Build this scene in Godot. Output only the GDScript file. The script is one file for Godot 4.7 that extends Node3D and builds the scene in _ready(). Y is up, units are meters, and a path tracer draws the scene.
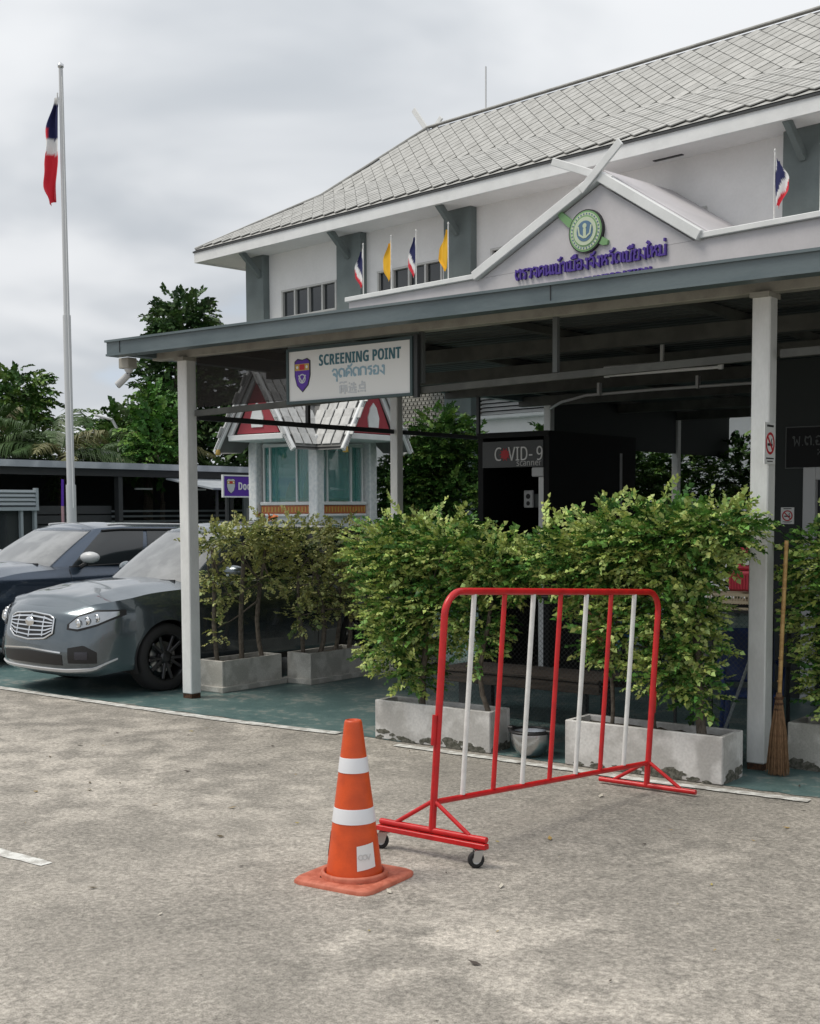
extends Node3D
# A screening point in front of a public office: carport canopy, hedges in planters, cone and barrier.

var M := {}
var rng := RandomNumberGenerator.new()
var used := {}
var font_bold: SystemFont
var font_plain: SystemFont


class Geo:
	var v := PackedVector3Array()
	var n := PackedVector3Array()
	var c := PackedColorArray()
	var u := PackedVector2Array()
	var ix := PackedInt32Array()
	var col := Color.WHITE

	func vert(p: Vector3, nn: Vector3, uv := Vector2.ZERO) -> int:
		v.append(p); n.append(nn); c.append(col); u.append(uv)
		return v.size() - 1

	func tri(a: Vector3, b: Vector3, d: Vector3) -> void:   # anticlockwise seen from outside
		var nn := (b - a).cross(d - a).normalized()
		var k := vert(a, nn); vert(b, nn); vert(d, nn)
		ix.append_array([k, k + 2, k + 1])

	func quad(a: Vector3, b: Vector3, d: Vector3, e: Vector3) -> void:
		var nn := (d - a).cross(e - b).normalized()
		var k := vert(a, nn, Vector2(0, 0)); vert(b, nn, Vector2(1, 0)); vert(d, nn, Vector2(1, 1)); vert(e, nn, Vector2(0, 1))
		ix.append_array([k, k + 2, k + 1, k, k + 3, k + 2])

	func qout(a: Vector3, b: Vector3, d: Vector3, e: Vector3, mid: Vector3) -> void:
		if (d - a).cross(e - b).dot((a + b + d + e) * 0.25 - mid) < 0.0:
			quad(e, d, b, a)
		else:
			quad(a, b, d, e)

	func box(cen: Vector3, size: Vector3, bas := Basis(), bev := 0.0) -> void:
		var h := size * 0.5
		var b := minf(bev, minf(h.x, minf(h.y, h.z)) * 0.9)
		for ax in 3:
			var j := (ax + 1) % 3
			var k := (ax + 2) % 3
			for s in [-1.0, 1.0]:
				var pts := []
				for w in [[-1, -1], [1, -1], [1, 1], [-1, 1]]:
					var p := Vector3.ZERO
					p[ax] = s * h[ax]; p[j] = w[0] * (h[j] - b); p[k] = w[1] * (h[k] - b)
					pts.append(cen + bas * p)
				qout(pts[0], pts[1], pts[2], pts[3], cen)
		if b <= 0.0:
			return
		for k in 3:
			var i := (k + 1) % 3
			var j := (k + 2) % 3
			for si in [-1.0, 1.0]:
				for sj in [-1.0, 1.0]:
					var pts := []
					for w in [[0, -1], [1, -1], [1, 1], [0, 1]]:
						var p := Vector3.ZERO
						p[i] = si * (h[i] - (b if w[0] == 1 else 0.0)); p[j] = sj * (h[j] - (0.0 if w[0] == 1 else b)); p[k] = w[1] * (h[k] - b)
						pts.append(cen + bas * p)
					qout(pts[0], pts[1], pts[2], pts[3], cen)
		for sx in [-1.0, 1.0]:
			for sy in [-1.0, 1.0]:
				for sz in [-1.0, 1.0]:
					var p0 := cen + bas * Vector3(sx * h.x, sy * (h.y - b), sz * (h.z - b))
					var p1 := cen + bas * Vector3(sx * (h.x - b), sy * h.y, sz * (h.z - b))
					var p2 := cen + bas * Vector3(sx * (h.x - b), sy * (h.y - b), sz * h.z)
					if sx * sy * sz > 0:
						tri(p0, p1, p2)
					else:
						tri(p0, p2, p1)

	func span(x0, x1, y0, y1, z0, z1, bev := 0.0) -> void:
		box(Vector3((x0 + x1) / 2.0, (y0 + y1) / 2.0, (z0 + z1) / 2.0), Vector3(absf(x1 - x0), absf(y1 - y0), absf(z1 - z0)), Basis(), bev)

	func bar(a: Vector3, b: Vector3, w: float, h: float, bev := 0.0, up := Vector3.UP) -> void:
		var z := (b - a).normalized()
		if absf(z.dot(up)) > 0.98:
			up = Vector3.BACK
		var x := up.cross(z).normalized()
		var y := z.cross(x)
		box((a + b) * 0.5, Vector3(w, h, a.distance_to(b)), Basis(x, y, z), bev)

	func grid(rows: Array, closed := false, flip := false) -> void:   # smooth sheet through rows of points
		var nr := rows.size()
		var nc: int = rows[0].size()
		var k0 := v.size()
		for r in nr:
			for q in nc:
				var pl: Vector3 = rows[r][(q - 1 + nc) % nc] if (q > 0 or closed) else rows[r][q]
				var pr: Vector3 = rows[r][(q + 1) % nc] if (q < nc - 1 or closed) else rows[r][q]
				var pd: Vector3 = rows[maxi(r - 1, 0)][q]
				var pu: Vector3 = rows[mini(r + 1, nr - 1)][q]
				var nn := (pr - pl).cross(pu - pd)
				if nn.length() < 1e-12:
					var rr := 1 if r == 0 else nr - 2
					var a: Vector3 = rows[rr][(q - 1 + nc) % nc] if (q > 0 or closed) else rows[rr][q]
					var b: Vector3 = rows[rr][(q + 1) % nc] if (q < nc - 1 or closed) else rows[rr][q]
					nn = (b - a).cross(pu - pd)
				nn = nn.normalized()
				vert(rows[r][q], -nn if flip else nn, Vector2(float(q) / (nc - 1), float(r) / (nr - 1)))
		for r in nr - 1:
			for q in (nc if closed else nc - 1):
				var a := k0 + r * nc + q
				var b := k0 + r * nc + (q + 1) % nc
				var d := b + nc
				var e := a + nc
				if flip:
					ix.append_array([a, b, d, a, d, e])
				else:
					ix.append_array([a, d, b, a, e, d])

	func tube(pts: Array, rad, sides := 8, caps := true) -> void:
		var rows := []
		var x := Vector3.ZERO
		for i in pts.size():
			var t: Vector3 = (pts[mini(i + 1, pts.size() - 1)] - pts[maxi(i - 1, 0)]).normalized()
			if i == 0:
				x = t.cross(Vector3(0.31, 0.17, 0.93) if absf(t.z) < 0.9 else Vector3(0.2, 0.95, 0.1)).normalized()
			else:
				x = (x - t * x.dot(t)).normalized()
			var y := t.cross(x)
			var r: float = rad[i] if rad is Array else rad
			var row := PackedVector3Array()
			for s in sides:
				var a := TAU * s / sides
				row.append(pts[i] + (x * cos(a) + y * sin(a)) * r)
			rows.append(row)
		grid(rows, true)
		if caps:
			for e in [0, rows.size() - 1]:
				var row: PackedVector3Array = rows[e]
				for s in sides:
					if e == 0:
						tri(pts[0], row[(s + 1) % sides], row[s])
					else:
						tri(pts[-1], row[s], row[(s + 1) % sides])

	func lathe(prof: Array, sides: int, xf := Transform3D(), crease := false) -> void:   # prof: Vector2(radius, y) from bottom outwards and up
		var rows := []
		for p in prof:
			var row := PackedVector3Array()
			for s in sides:
				var a := -TAU * s / sides
				row.append(xf * Vector3(p.x * cos(a), p.y, p.x * sin(a)))
			rows.append(row)
		if crease:
			for r in rows.size() - 1:
				grid([rows[r], rows[r + 1]], true)
		else:
			grid(rows, true)

	func disc(cen: Vector3, nrm: Vector3, r: float, sides := 16, sq := 1.0) -> void:
		var x := nrm.cross(Vector3.UP if absf(nrm.y) < 0.9 else Vector3.RIGHT).normalized()
		var y := nrm.cross(x)
		for s in sides:
			var a := TAU * s / sides
			var b := TAU * (s + 1) / sides
			tri(cen, cen + (x * cos(a) + y * sin(a) * sq) * r, cen + (x * cos(b) + y * sin(b) * sq) * r)

	func prism(poly: PackedVector2Array, depth: float, xf := Transform3D()) -> void:   # polygon in xy, front at z = depth
		if Geometry2D.is_polygon_clockwise(poly):
			poly = poly.duplicate(); poly.reverse()
		var id := Geometry2D.triangulate_polygon(poly)
		for t in range(0, id.size(), 3):
			var a := poly[id[t]]
			var b := poly[id[t + 1]]
			var d := poly[id[t + 2]]
			if (b - a).cross(d - a) < 0:
				var sw := b
				b = d; d = sw
			tri(xf * Vector3(a.x, a.y, depth), xf * Vector3(b.x, b.y, depth), xf * Vector3(d.x, d.y, depth))
			tri(xf * Vector3(a.x, a.y, 0), xf * Vector3(d.x, d.y, 0), xf * Vector3(b.x, b.y, 0))
		for i in poly.size():
			var a := poly[i]
			var b := poly[(i + 1) % poly.size()]
			quad(xf * Vector3(a.x, a.y, 0), xf * Vector3(b.x, b.y, 0), xf * Vector3(b.x, b.y, depth), xf * Vector3(a.x, a.y, depth))

	func ribbon(pts: Array, w: float, depth: float, xf := Transform3D(), shut := false) -> void:   # a flat stroke with mitred corners
		var m := pts.size()
		var le := []
		var ri := []
		for i in m:
			var p: Vector2 = pts[i]
			var d0: Vector2 = (p - pts[(i - 1 + m) % m]) if (i > 0 or shut) else (pts[i + 1] - p)
			var d1: Vector2 = (pts[(i + 1) % m] - p) if (i < m - 1 or shut) else d0
			d0 = d0.normalized(); d1 = d1.normalized()
			var t := (d0 + d1).normalized()
			if t.length() < 0.1:
				t = d0
			var q := Vector2(-t.y, t.x) * (w * 0.5 / maxf(0.5, t.dot(d0)))
			le.append(p + q); ri.append(p - q)
		for i in (m if shut else m - 1):
			var j := (i + 1) % m
			var a: Vector2 = ri[i]
			var b: Vector2 = ri[j]
			var d: Vector2 = le[j]
			var e: Vector2 = le[i]
			quad(xf * Vector3(a.x, a.y, depth), xf * Vector3(b.x, b.y, depth), xf * Vector3(d.x, d.y, depth), xf * Vector3(e.x, e.y, depth))
			quad(xf * Vector3(a.x, a.y, 0), xf * Vector3(b.x, b.y, 0), xf * Vector3(b.x, b.y, depth), xf * Vector3(a.x, a.y, depth))
			quad(xf * Vector3(d.x, d.y, 0), xf * Vector3(e.x, e.y, 0), xf * Vector3(e.x, e.y, depth), xf * Vector3(d.x, d.y, depth))
		if not shut:
			quad(xf * Vector3(le[0].x, le[0].y, 0), xf * Vector3(ri[0].x, ri[0].y, 0), xf * Vector3(ri[0].x, ri[0].y, depth), xf * Vector3(le[0].x, le[0].y, depth))
			quad(xf * Vector3(ri[m - 1].x, ri[m - 1].y, 0), xf * Vector3(le[m - 1].x, le[m - 1].y, 0), xf * Vector3(le[m - 1].x, le[m - 1].y, depth), xf * Vector3(ri[m - 1].x, ri[m - 1].y, depth))

	func add(g, xf: Transform3D, colours = null) -> void:   # another Geo, moved
		var k := v.size()
		v.append_array(xf * g.v)
		n.append_array(Transform3D(xf.basis.orthonormalized(), Vector3.ZERO) * g.n)
		c.append_array(g.c if colours == null else colours)
		u.append_array(g.u)
		var m := PackedInt32Array(g.ix)
		for i in m.size():
			m[i] += k
		ix.append_array(m)

	func mesh(material: Material) -> ArrayMesh:
		var a := []
		a.resize(Mesh.ARRAY_MAX)
		a[Mesh.ARRAY_VERTEX] = v; a[Mesh.ARRAY_NORMAL] = n; a[Mesh.ARRAY_COLOR] = c; a[Mesh.ARRAY_TEX_UV] = u; a[Mesh.ARRAY_INDEX] = ix
		var am := ArrayMesh.new()
		am.add_surface_from_arrays(Mesh.PRIMITIVE_TRIANGLES, a)
		am.surface_set_material(0, material)
		return am


# ---------------------------------------------------------------- nodes

func numbered(called: String, parent: Node) -> String:
	var key := str(parent.get_instance_id()) + called
	var k: int = used.get(key, 0)
	used[key] = k + 1
	return called if k == 0 else "%s_%03d" % [called, k]


func tag(o: Node, label := "", category := "", group := "", kind := "") -> void:
	if label: o.set_meta("label", label)
	if category: o.set_meta("category", category)
	if group: o.set_meta("group", group)
	if kind: o.set_meta("kind", kind)


func thing(called: String, label: String, category: String, at := Vector3.ZERO, turn := 0.0, group := "") -> Node3D:
	var o := Node3D.new()
	o.name = numbered(called, self)
	add_child(o)
	o.position = at
	o.rotation.y = turn
	tag(o, label, category, group)
	return o


func part(g: Geo, called: String, m: Material, parent: Node = self) -> MeshInstance3D:
	return inst(g.mesh(m), called, parent)


func inst(me: Mesh, called: String, parent: Node, xf := Transform3D()) -> MeshInstance3D:
	var o := MeshInstance3D.new()
	o.mesh = me
	o.name = numbered(called, parent)
	o.transform = xf
	parent.add_child(o)
	return o


func struct(g: Geo, called: String, m: Material) -> MeshInstance3D:
	var o := part(g, called, m)
	o.set_meta("kind", "structure")
	return o


func bx(called: String, m: Material, parent: Node, x0, x1, y0, y1, z0, z1, bev := 0.0) -> MeshInstance3D:
	var g := Geo.new()
	g.span(x0, x1, y0, y1, z0, z1, bev)
	return part(g, called, m, parent)


func text(s: String, cap: float, depth: float, m: Material, parent: Node, xf: Transform3D, bold := true, called := "lettering") -> MeshInstance3D:
	var t := TextMesh.new()
	t.font = font_bold if bold else font_plain
	t.font_size = 64
	t.pixel_size = cap / (64.0 * 0.714)
	t.depth = depth
	t.text = s
	t.curve_step = 2.0
	t.material = m
	return inst(t, called, parent, xf)


# ---------------------------------------------------------------- materials

func lin(r: float, g: float, b: float) -> Color:
	return Color(r, g, b).linear_to_srgb()


func mat(called: String, r: float, g: float, b: float, rough := 0.7, metal := 0.0, spec := 0.5) -> StandardMaterial3D:
	var m := StandardMaterial3D.new()
	m.resource_name = called
	m.albedo_color = lin(r, g, b)
	m.roughness = rough
	m.metallic = metal
	m.metallic_specular = spec
	M[called] = m
	return m


var noise_cache := {}

func noise_bytes(sz: int, freq: float, octaves: int, sd: int, kind := FastNoiseLite.TYPE_SIMPLEX_SMOOTH) -> PackedByteArray:
	var key := "%d %f %d %d %d" % [sz, freq, octaves, sd, kind]
	if not noise_cache.has(key):
		var f := FastNoiseLite.new()
		f.noise_type = kind
		f.seed = sd
		f.frequency = freq / sz
		f.fractal_type = FastNoiseLite.FRACTAL_FBM
		f.fractal_octaves = octaves
		f.fractal_gain = 0.55
		var im := f.get_seamless_image(sz, sz, false, false, 0.12)
		im.convert(Image.FORMAT_L8)
		noise_cache[key] = im.get_data()
	return noise_cache[key]


# A world-space mottled finish: base colour, second colour in patches, fine grain. Colours are linear.
func mottled(called: String, a: Color, b: Color, metres: float, rough := 0.8, bump := 0.0, freq := 5.0, sd := 1, sharp := 1.6, grain := 0.10, stretch := Vector3.ONE) -> StandardMaterial3D:
	var sz := 256
	var n1 := noise_bytes(sz, freq, 5, sd)
	var n2 := noise_bytes(sz, 60.0, 2, sd + 7)
	var data := PackedByteArray()
	data.resize(sz * sz * 3)
	var hd := PackedByteArray()
	hd.resize(sz * sz)
	for i in sz * sz:
		var t := clampf((n1[i] / 255.0 - 0.5) * sharp * 2.0 + 0.5, 0.0, 1.0)
		var k := 1.0 + (n2[i] / 255.0 - 0.5) * grain * 2.0
		var cc := a.lerp(b, t) * k
		cc = cc.clamp().linear_to_srgb()
		data[i * 3] = int(cc.r * 255); data[i * 3 + 1] = int(cc.g * 255); data[i * 3 + 2] = int(cc.b * 255)
		hd[i] = clampi(int(n2[i] * 0.6 + n1[i] * 0.4), 0, 255)
	var m := StandardMaterial3D.new()
	m.resource_name = called
	m.albedo_texture = ImageTexture.create_from_image(Image.create_from_data(sz, sz, false, Image.FORMAT_RGB8, data))
	m.roughness = rough
	m.uv1_triplanar = true
	m.uv1_world_triplanar = true
	m.uv1_scale = Vector3.ONE / metres * stretch
	if bump > 0.0:
		m.heightmap_enabled = true
		m.heightmap_scale = bump
		m.heightmap_texture = ImageTexture.create_from_image(Image.create_from_data(sz, sz, false, Image.FORMAT_L8, hd))
	M[called] = m
	return m


func leaf_material(called: String, back := 0.35) -> StandardMaterial3D:
	var m := StandardMaterial3D.new()
	m.resource_name = called
	m.vertex_color_use_as_albedo = true
	m.roughness = 0.5
	m.metallic_specular = 0.4
	m.backlight_enabled = true
	m.backlight = Color(back, back, back * 0.6)
	M[called] = m
	return m


func make_materials() -> void:
	mottled("post_white", Color(0.76, 0.77, 0.76), Color(0.66, 0.67, 0.66), 1.4, 0.5, 0.0, 4.0, 3, 1.2, 0.05, Vector3(1, 0.4, 1))
	mottled("wall_white", Color(0.79, 0.785, 0.78), Color(0.73, 0.725, 0.72), 5.0, 0.85, 0.05, 3.0, 4, 1.0, 0.03)
	mottled("parapet_grey", Color(0.56, 0.54, 0.56), Color(0.50, 0.485, 0.50), 4.0, 0.85, 0.05, 3.0, 5, 1.0, 0.03)
	mottled("trim_white", Color(0.74, 0.75, 0.75), Color(0.66, 0.67, 0.67), 3.0, 0.6, 0.0, 4.0, 6, 1.0, 0.03)
	mottled("pilaster_grey", Color(0.155, 0.185, 0.185), Color(0.125, 0.15, 0.15), 4.0, 0.8, 0.0, 3.0, 8, 1.0, 0.05)
	mottled("tile_a", Color(0.43, 0.43, 0.415), Color(0.34, 0.34, 0.325), 1.5, 0.8, 0.1, 4.0, 11, 1.4, 0.12)
	mottled("tile_b", Color(0.47, 0.468, 0.45), Color(0.37, 0.37, 0.355), 1.5, 0.8, 0.1, 4.0, 12, 1.4, 0.12)
	mottled("tile_c", Color(0.40, 0.397, 0.38), Color(0.31, 0.31, 0.295), 1.5, 0.8, 0.1, 4.0, 13, 1.4, 0.12)
	mottled("gutter", Color(0.115, 0.148, 0.160), Color(0.085, 0.115, 0.127), 1.8, 0.45, 0.0, 3.0, 14, 1.3, 0.06, Vector3(0.5, 2, 0.5))
	mottled("beam_beige", Color(0.36, 0.35, 0.31), Color(0.27, 0.26, 0.23), 1.2, 0.6, 0.0, 3.0, 15, 1.2, 0.06)
	mottled("planter", Color(0.56, 0.55, 0.51), Color(0.40, 0.39, 0.355), 1.1, 0.9, 0.25, 3.0, 16, 1.5, 0.16)
	mottled("planter_white", Color(0.62, 0.61, 0.59), Color(0.42, 0.41, 0.39), 1.5, 0.9, 0.2, 3.0, 17, 1.7, 0.12)
	mottled("moss", Color(0.075, 0.075, 0.058), Color(0.16, 0.155, 0.13), 0.25, 1.0, 0.3, 6.0, 18, 1.5, 0.3)
	mottled("soil", Color(0.05, 0.038, 0.026), Color(0.085, 0.068, 0.05), 0.3, 1.0, 0.6, 8.0, 19, 1.5, 0.4)
	mottled("bark", Color(0.17, 0.145, 0.115), Color(0.085, 0.07, 0.055), 0.18, 0.95, 0.4, 6.0, 20, 1.6, 0.25, Vector3(2, 0.5, 2))
	mottled("bench_wood", Color(0.085, 0.065, 0.05), Color(0.045, 0.035, 0.028), 0.5, 0.75, 0.1, 4.0, 21, 1.5, 0.15, Vector3(0.4, 3, 3))
	mottled("column_marble", Color(0.78, 0.79, 0.79), Color(0.66, 0.69, 0.70), 0.5, 0.4, 0.0, 5.0, 22, 1.4, 0.05)
	mottled("shrine_tile_a", Color(0.58, 0.58, 0.565), Color(0.46, 0.46, 0.45), 0.5, 0.75, 0.1, 4.0, 23, 1.2, 0.08)
	mottled("shrine_tile_b", Color(0.50, 0.50, 0.49), Color(0.38, 0.38, 0.37), 0.5, 0.75, 0.1, 4.0, 24, 1.2, 0.08)
	mottled("cone_orange", Color(0.66, 0.082, 0.010), Color(0.52, 0.062, 0.009), 0.6, 0.45, 0.03, 3.0, 25, 1.2, 0.06)
	mottled("cone_base_orange", Color(0.52, 0.155, 0.095), Color(0.40, 0.10, 0.055), 0.35, 0.65, 0.1, 4.0, 26, 1.4, 0.1)
	mottled("broom_straw", Color(0.27, 0.16, 0.085), Color(0.16, 0.09, 0.045), 0.12, 0.9, 0.0, 6.0, 27, 1.6, 0.3, Vector3(3, 0.4, 3))
	mottled("bamboo", Color(0.48, 0.31, 0.12), Color(0.36, 0.21, 0.075), 0.25, 0.55, 0.0, 4.0, 28, 1.4, 0.1)
	mottled("worn_paint", Color(0.66, 0.66, 0.63), Color(0.43, 0.42, 0.39), 0.7, 0.8, 0.1, 5.0, 29, 1.9, 0.2)
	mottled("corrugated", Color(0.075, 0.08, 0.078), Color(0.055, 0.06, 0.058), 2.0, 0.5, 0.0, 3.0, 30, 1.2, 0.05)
	mottled("rust", Color(0.10, 0.045, 0.022), Color(0.04, 0.022, 0.014), 0.15, 0.9, 0.2, 5.0, 31, 1.6, 0.3)
	mottled("shed_roof", Color(0.42, 0.45, 0.48), Color(0.30, 0.33, 0.36), 3.0, 0.5, 0.0, 3.0, 32, 1.4, 0.05)
	mottled("red_paint", Color(0.56, 0.014, 0.016), Color(0.44, 0.010, 0.013), 0.5, 0.32, 0.02, 4.0, 33, 1.3, 0.08)
	mottled("white_paint", Color(0.74, 0.74, 0.72), Color(0.62, 0.62, 0.60), 0.5, 0.4, 0.0, 4.0, 34, 1.2, 0.06)
	mottled("orange_tile", Color(0.52, 0.17, 0.06), Color(0.40, 0.12, 0.05), 0.4, 0.5, 0.0, 5.0, 35, 1.4, 0.1)
	mottled("inner_beam", Color(0.085, 0.088, 0.078), Color(0.06, 0.062, 0.056), 1.2, 0.6, 0.0, 3.0, 36, 1.2, 0.06)  # beam colour darkened to stand in for shade under the roof
	mottled("roof_deck", Color(0.17, 0.17, 0.165), Color(0.12, 0.12, 0.115), 2.0, 0.9, 0.0, 3.0, 42, 1.2, 0.06)
	mat("dark_steel", 0.035, 0.038, 0.04, 0.5)
	mat("booth_black", 0.012, 0.013, 0.014, 0.55, 0.0, 0.3)
	mat("booth_grey", 0.055, 0.06, 0.063, 0.4)
	mat("dark_wall", 0.022, 0.028, 0.028, 0.7)
	mat("inner_grey", 0.10, 0.11, 0.11, 0.7)
	mat("light_metal", 0.52, 0.53, 0.54, 0.35, 0.0)
	mat("steel", 0.55, 0.56, 0.57, 0.28, 1.0)
	mat("chrome", 0.80, 0.81, 0.82, 0.10, 1.0)
	mat("rubber", 0.012, 0.012, 0.013, 0.75)
	mat("tyre", 0.016, 0.016, 0.017, 0.8)
	mat("rim_dark", 0.055, 0.056, 0.06, 0.3, 0.7)
	mat("black_trim", 0.010, 0.010, 0.011, 0.45)
	mat("sign_white", 0.76, 0.77, 0.76, 0.4)
	mat("sign_teal", 0.045, 0.15, 0.19, 0.5)
	mat("sign_blue_faded", 0.27, 0.42, 0.51, 0.5)
	mat("sign_pale", 0.55, 0.58, 0.61, 0.5)
	mat("frame_green", 0.045, 0.075, 0.08, 0.5)
	mat("purple", 0.085, 0.018, 0.33, 0.45)
	mat("purple_letters", 0.065, 0.028, 0.26, 0.4)
	mat("white_print", 0.78, 0.78, 0.78, 0.5)
	mat("red_print", 0.50, 0.02, 0.03, 0.5)
	mat("black_print", 0.02, 0.02, 0.022, 0.5)
	mat("gold", 0.50, 0.33, 0.08, 0.4)
	mat("emblem_green", 0.17, 0.33, 0.14, 0.45)
	mat("emblem_pale", 0.50, 0.57, 0.42, 0.5)
	mat("emblem_blue", 0.09, 0.17, 0.27, 0.5)
	mat("pediment_red", 0.34, 0.045, 0.06, 0.6)
	mat("yellow_cloth", 0.80, 0.46, 0.04, 0.9)
	mat("reflective_white", 0.72, 0.73, 0.76, 0.3)
	mat("paper", 0.70, 0.70, 0.69, 0.6)
	mat("paper_print", 0.52, 0.52, 0.51, 0.7)
	mat("blue_plastic", 0.012, 0.035, 0.14, 0.4)
	mat("pink_plastic", 0.60, 0.07, 0.11, 0.45)
	mat("cream_plastic", 0.56, 0.50, 0.38, 0.5)
	mat("brown_cloth", 0.24, 0.11, 0.05, 0.95)
	mat("blue_cloth", 0.03, 0.12, 0.22, 0.95)
	mat("grey_bar", 0.30, 0.34, 0.36, 0.45)
	mat("cloud_white", 0.6, 0.6, 0.6, 0.8)
	mat("window_dark", 0.022, 0.027, 0.03, 0.06, 0.0, 0.6)
	mat("frame_black", 0.015, 0.016, 0.016, 0.5)
	mat("frame_alu", 0.50, 0.50, 0.48, 0.45)
	mottled("windscreen_backing", Color(0.62, 0.63, 0.64), Color(0.40, 0.41, 0.42), 1.2, 0.35, 0.0, 2.5, 40, 1.6, 0.03, Vector3(1, 2, 1))  # pale mottled sheet for behind the windscreen glass
	mat("lamp_clear", 0.42, 0.44, 0.46, 0.14, 0.85)
	mat("fog_dark", 0.035, 0.035, 0.045, 0.25)
	for a in [["car_teal", 0.110, 0.136, 0.154], ["car_navy", 0.055, 0.078, 0.115]]:
		var m := mat(a[0], a[1], a[2], a[3], 0.25, 0.75)
		m.clearcoat_enabled = true
		m.clearcoat = 1.0
		m.clearcoat_roughness = 0.04
	var gl := mat("car_glass", 0.03, 0.035, 0.035, 0.02)
	gl.albedo_color.a = 0.32
	gl.transparency = BaseMaterial3D.TRANSPARENCY_ALPHA
	var tg := mat("teal_glass", 0.08, 0.33, 0.31, 0.03)
	tg.albedo_color.a = 0.40
	tg.transparency = BaseMaterial3D.TRANSPARENCY_ALPHA
	var net := mat("netting", 0.022, 0.019, 0.018, 0.95)
	net.albedo_color.a = 0.62
	net.transparency = BaseMaterial3D.TRANSPARENCY_ALPHA
	leaf_material("leaf", 0.30)
	leaf_material("tree_leaf", 0.22)
	var cl := StandardMaterial3D.new()
	cl.vertex_color_use_as_albedo = true
	cl.roughness = 0.9
	cl.backlight_enabled = true
	cl.backlight = Color(0.35, 0.35, 0.35)
	M["flag_cloth"] = cl
	var le := StandardMaterial3D.new()
	le.vertex_color_use_as_albedo = true
	le.roughness = 0.8
	M["litter"] = le


# ---------------------------------------------------------------- sky, ground

func make_sky() -> Sky:
	var w := 2048
	var h := 1024
	var f := FastNoiseLite.new()
	f.noise_type = FastNoiseLite.TYPE_SIMPLEX_SMOOTH
	f.fractal_type = FastNoiseLite.FRACTAL_FBM
	f.fractal_octaves = 6
	f.fractal_gain = 0.52
	f.frequency = 1.15
	f.seed = 41
	var f2 := FastNoiseLite.new()
	f2.noise_type = FastNoiseLite.TYPE_SIMPLEX_SMOOTH
	f2.fractal_type = FastNoiseLite.FRACTAL_FBM
	f2.fractal_octaves = 3
	f2.frequency = 0.22
	f2.seed = 12
	var im := Image.create(w, h, false, Image.FORMAT_RGBF)
	im.fill(Color(0.20, 0.19, 0.18))
	var grey := Color(0.365, 0.390, 0.420)
	var pale := Color(0.555, 0.568, 0.585)
	var blue := Color(0.36, 0.45, 0.56)
	for y in 514:
		var el := PI * 0.5 - PI * (y + 0.5) / h
		var sy := sin(el)
		var cy := cos(el)
		var step := 2 if sy > 0.55 else 1
		if sy > 0.85: step = 8
		for x in range(0, w, step):
			var az := TAU * (x + 0.5) / w
			var d := Vector3(-sin(az) * cy, maxf(sy, 0.0), cos(az) * cy)
			var q := d / (maxf(sy, 0.0) + 0.16)
			var warp := f2.get_noise_3d(q.x, q.y + 9.0, q.z) * 0.9
			var a := f.get_noise_3d(q.x * 0.9 + warp, q.y * 0.8, q.z * 0.9 - warp)
			var b := f2.get_noise_3d(q.z + 4.0, q.y, q.x - 3.0)
			var t := clampf(0.46 + a * 1.05 + b * 0.60, 0.0, 1.0)
			t = t * t * (3.0 - 2.0 * t)
			var cc := grey.lerp(pale, t)
			var gap := clampf((-a * 1.3 - b * 0.5 - 0.42) * 3.2, 0.0, 1.0) * clampf((0.30 - sy) * 6.0, 0.0, 1.0)
			cc = cc.lerp(blue, gap * 0.75)
			cc = cc.lerp(Color(0.60, 0.615, 0.63), clampf(0.16 - sy, 0.0, 0.16) * 3.0) * (0.92 + 0.42 * maxf(sy, 0.0))
			if step == 1:
				im.set_pixel(x, y, cc)
			else:
				im.fill_rect(Rect2i(x, y, step, 1), cc)
	var pm := PanoramaSkyMaterial.new()
	pm.panorama = ImageTexture.create_from_image(im)
	var s := Sky.new()
	s.sky_material = pm
	return s


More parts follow.
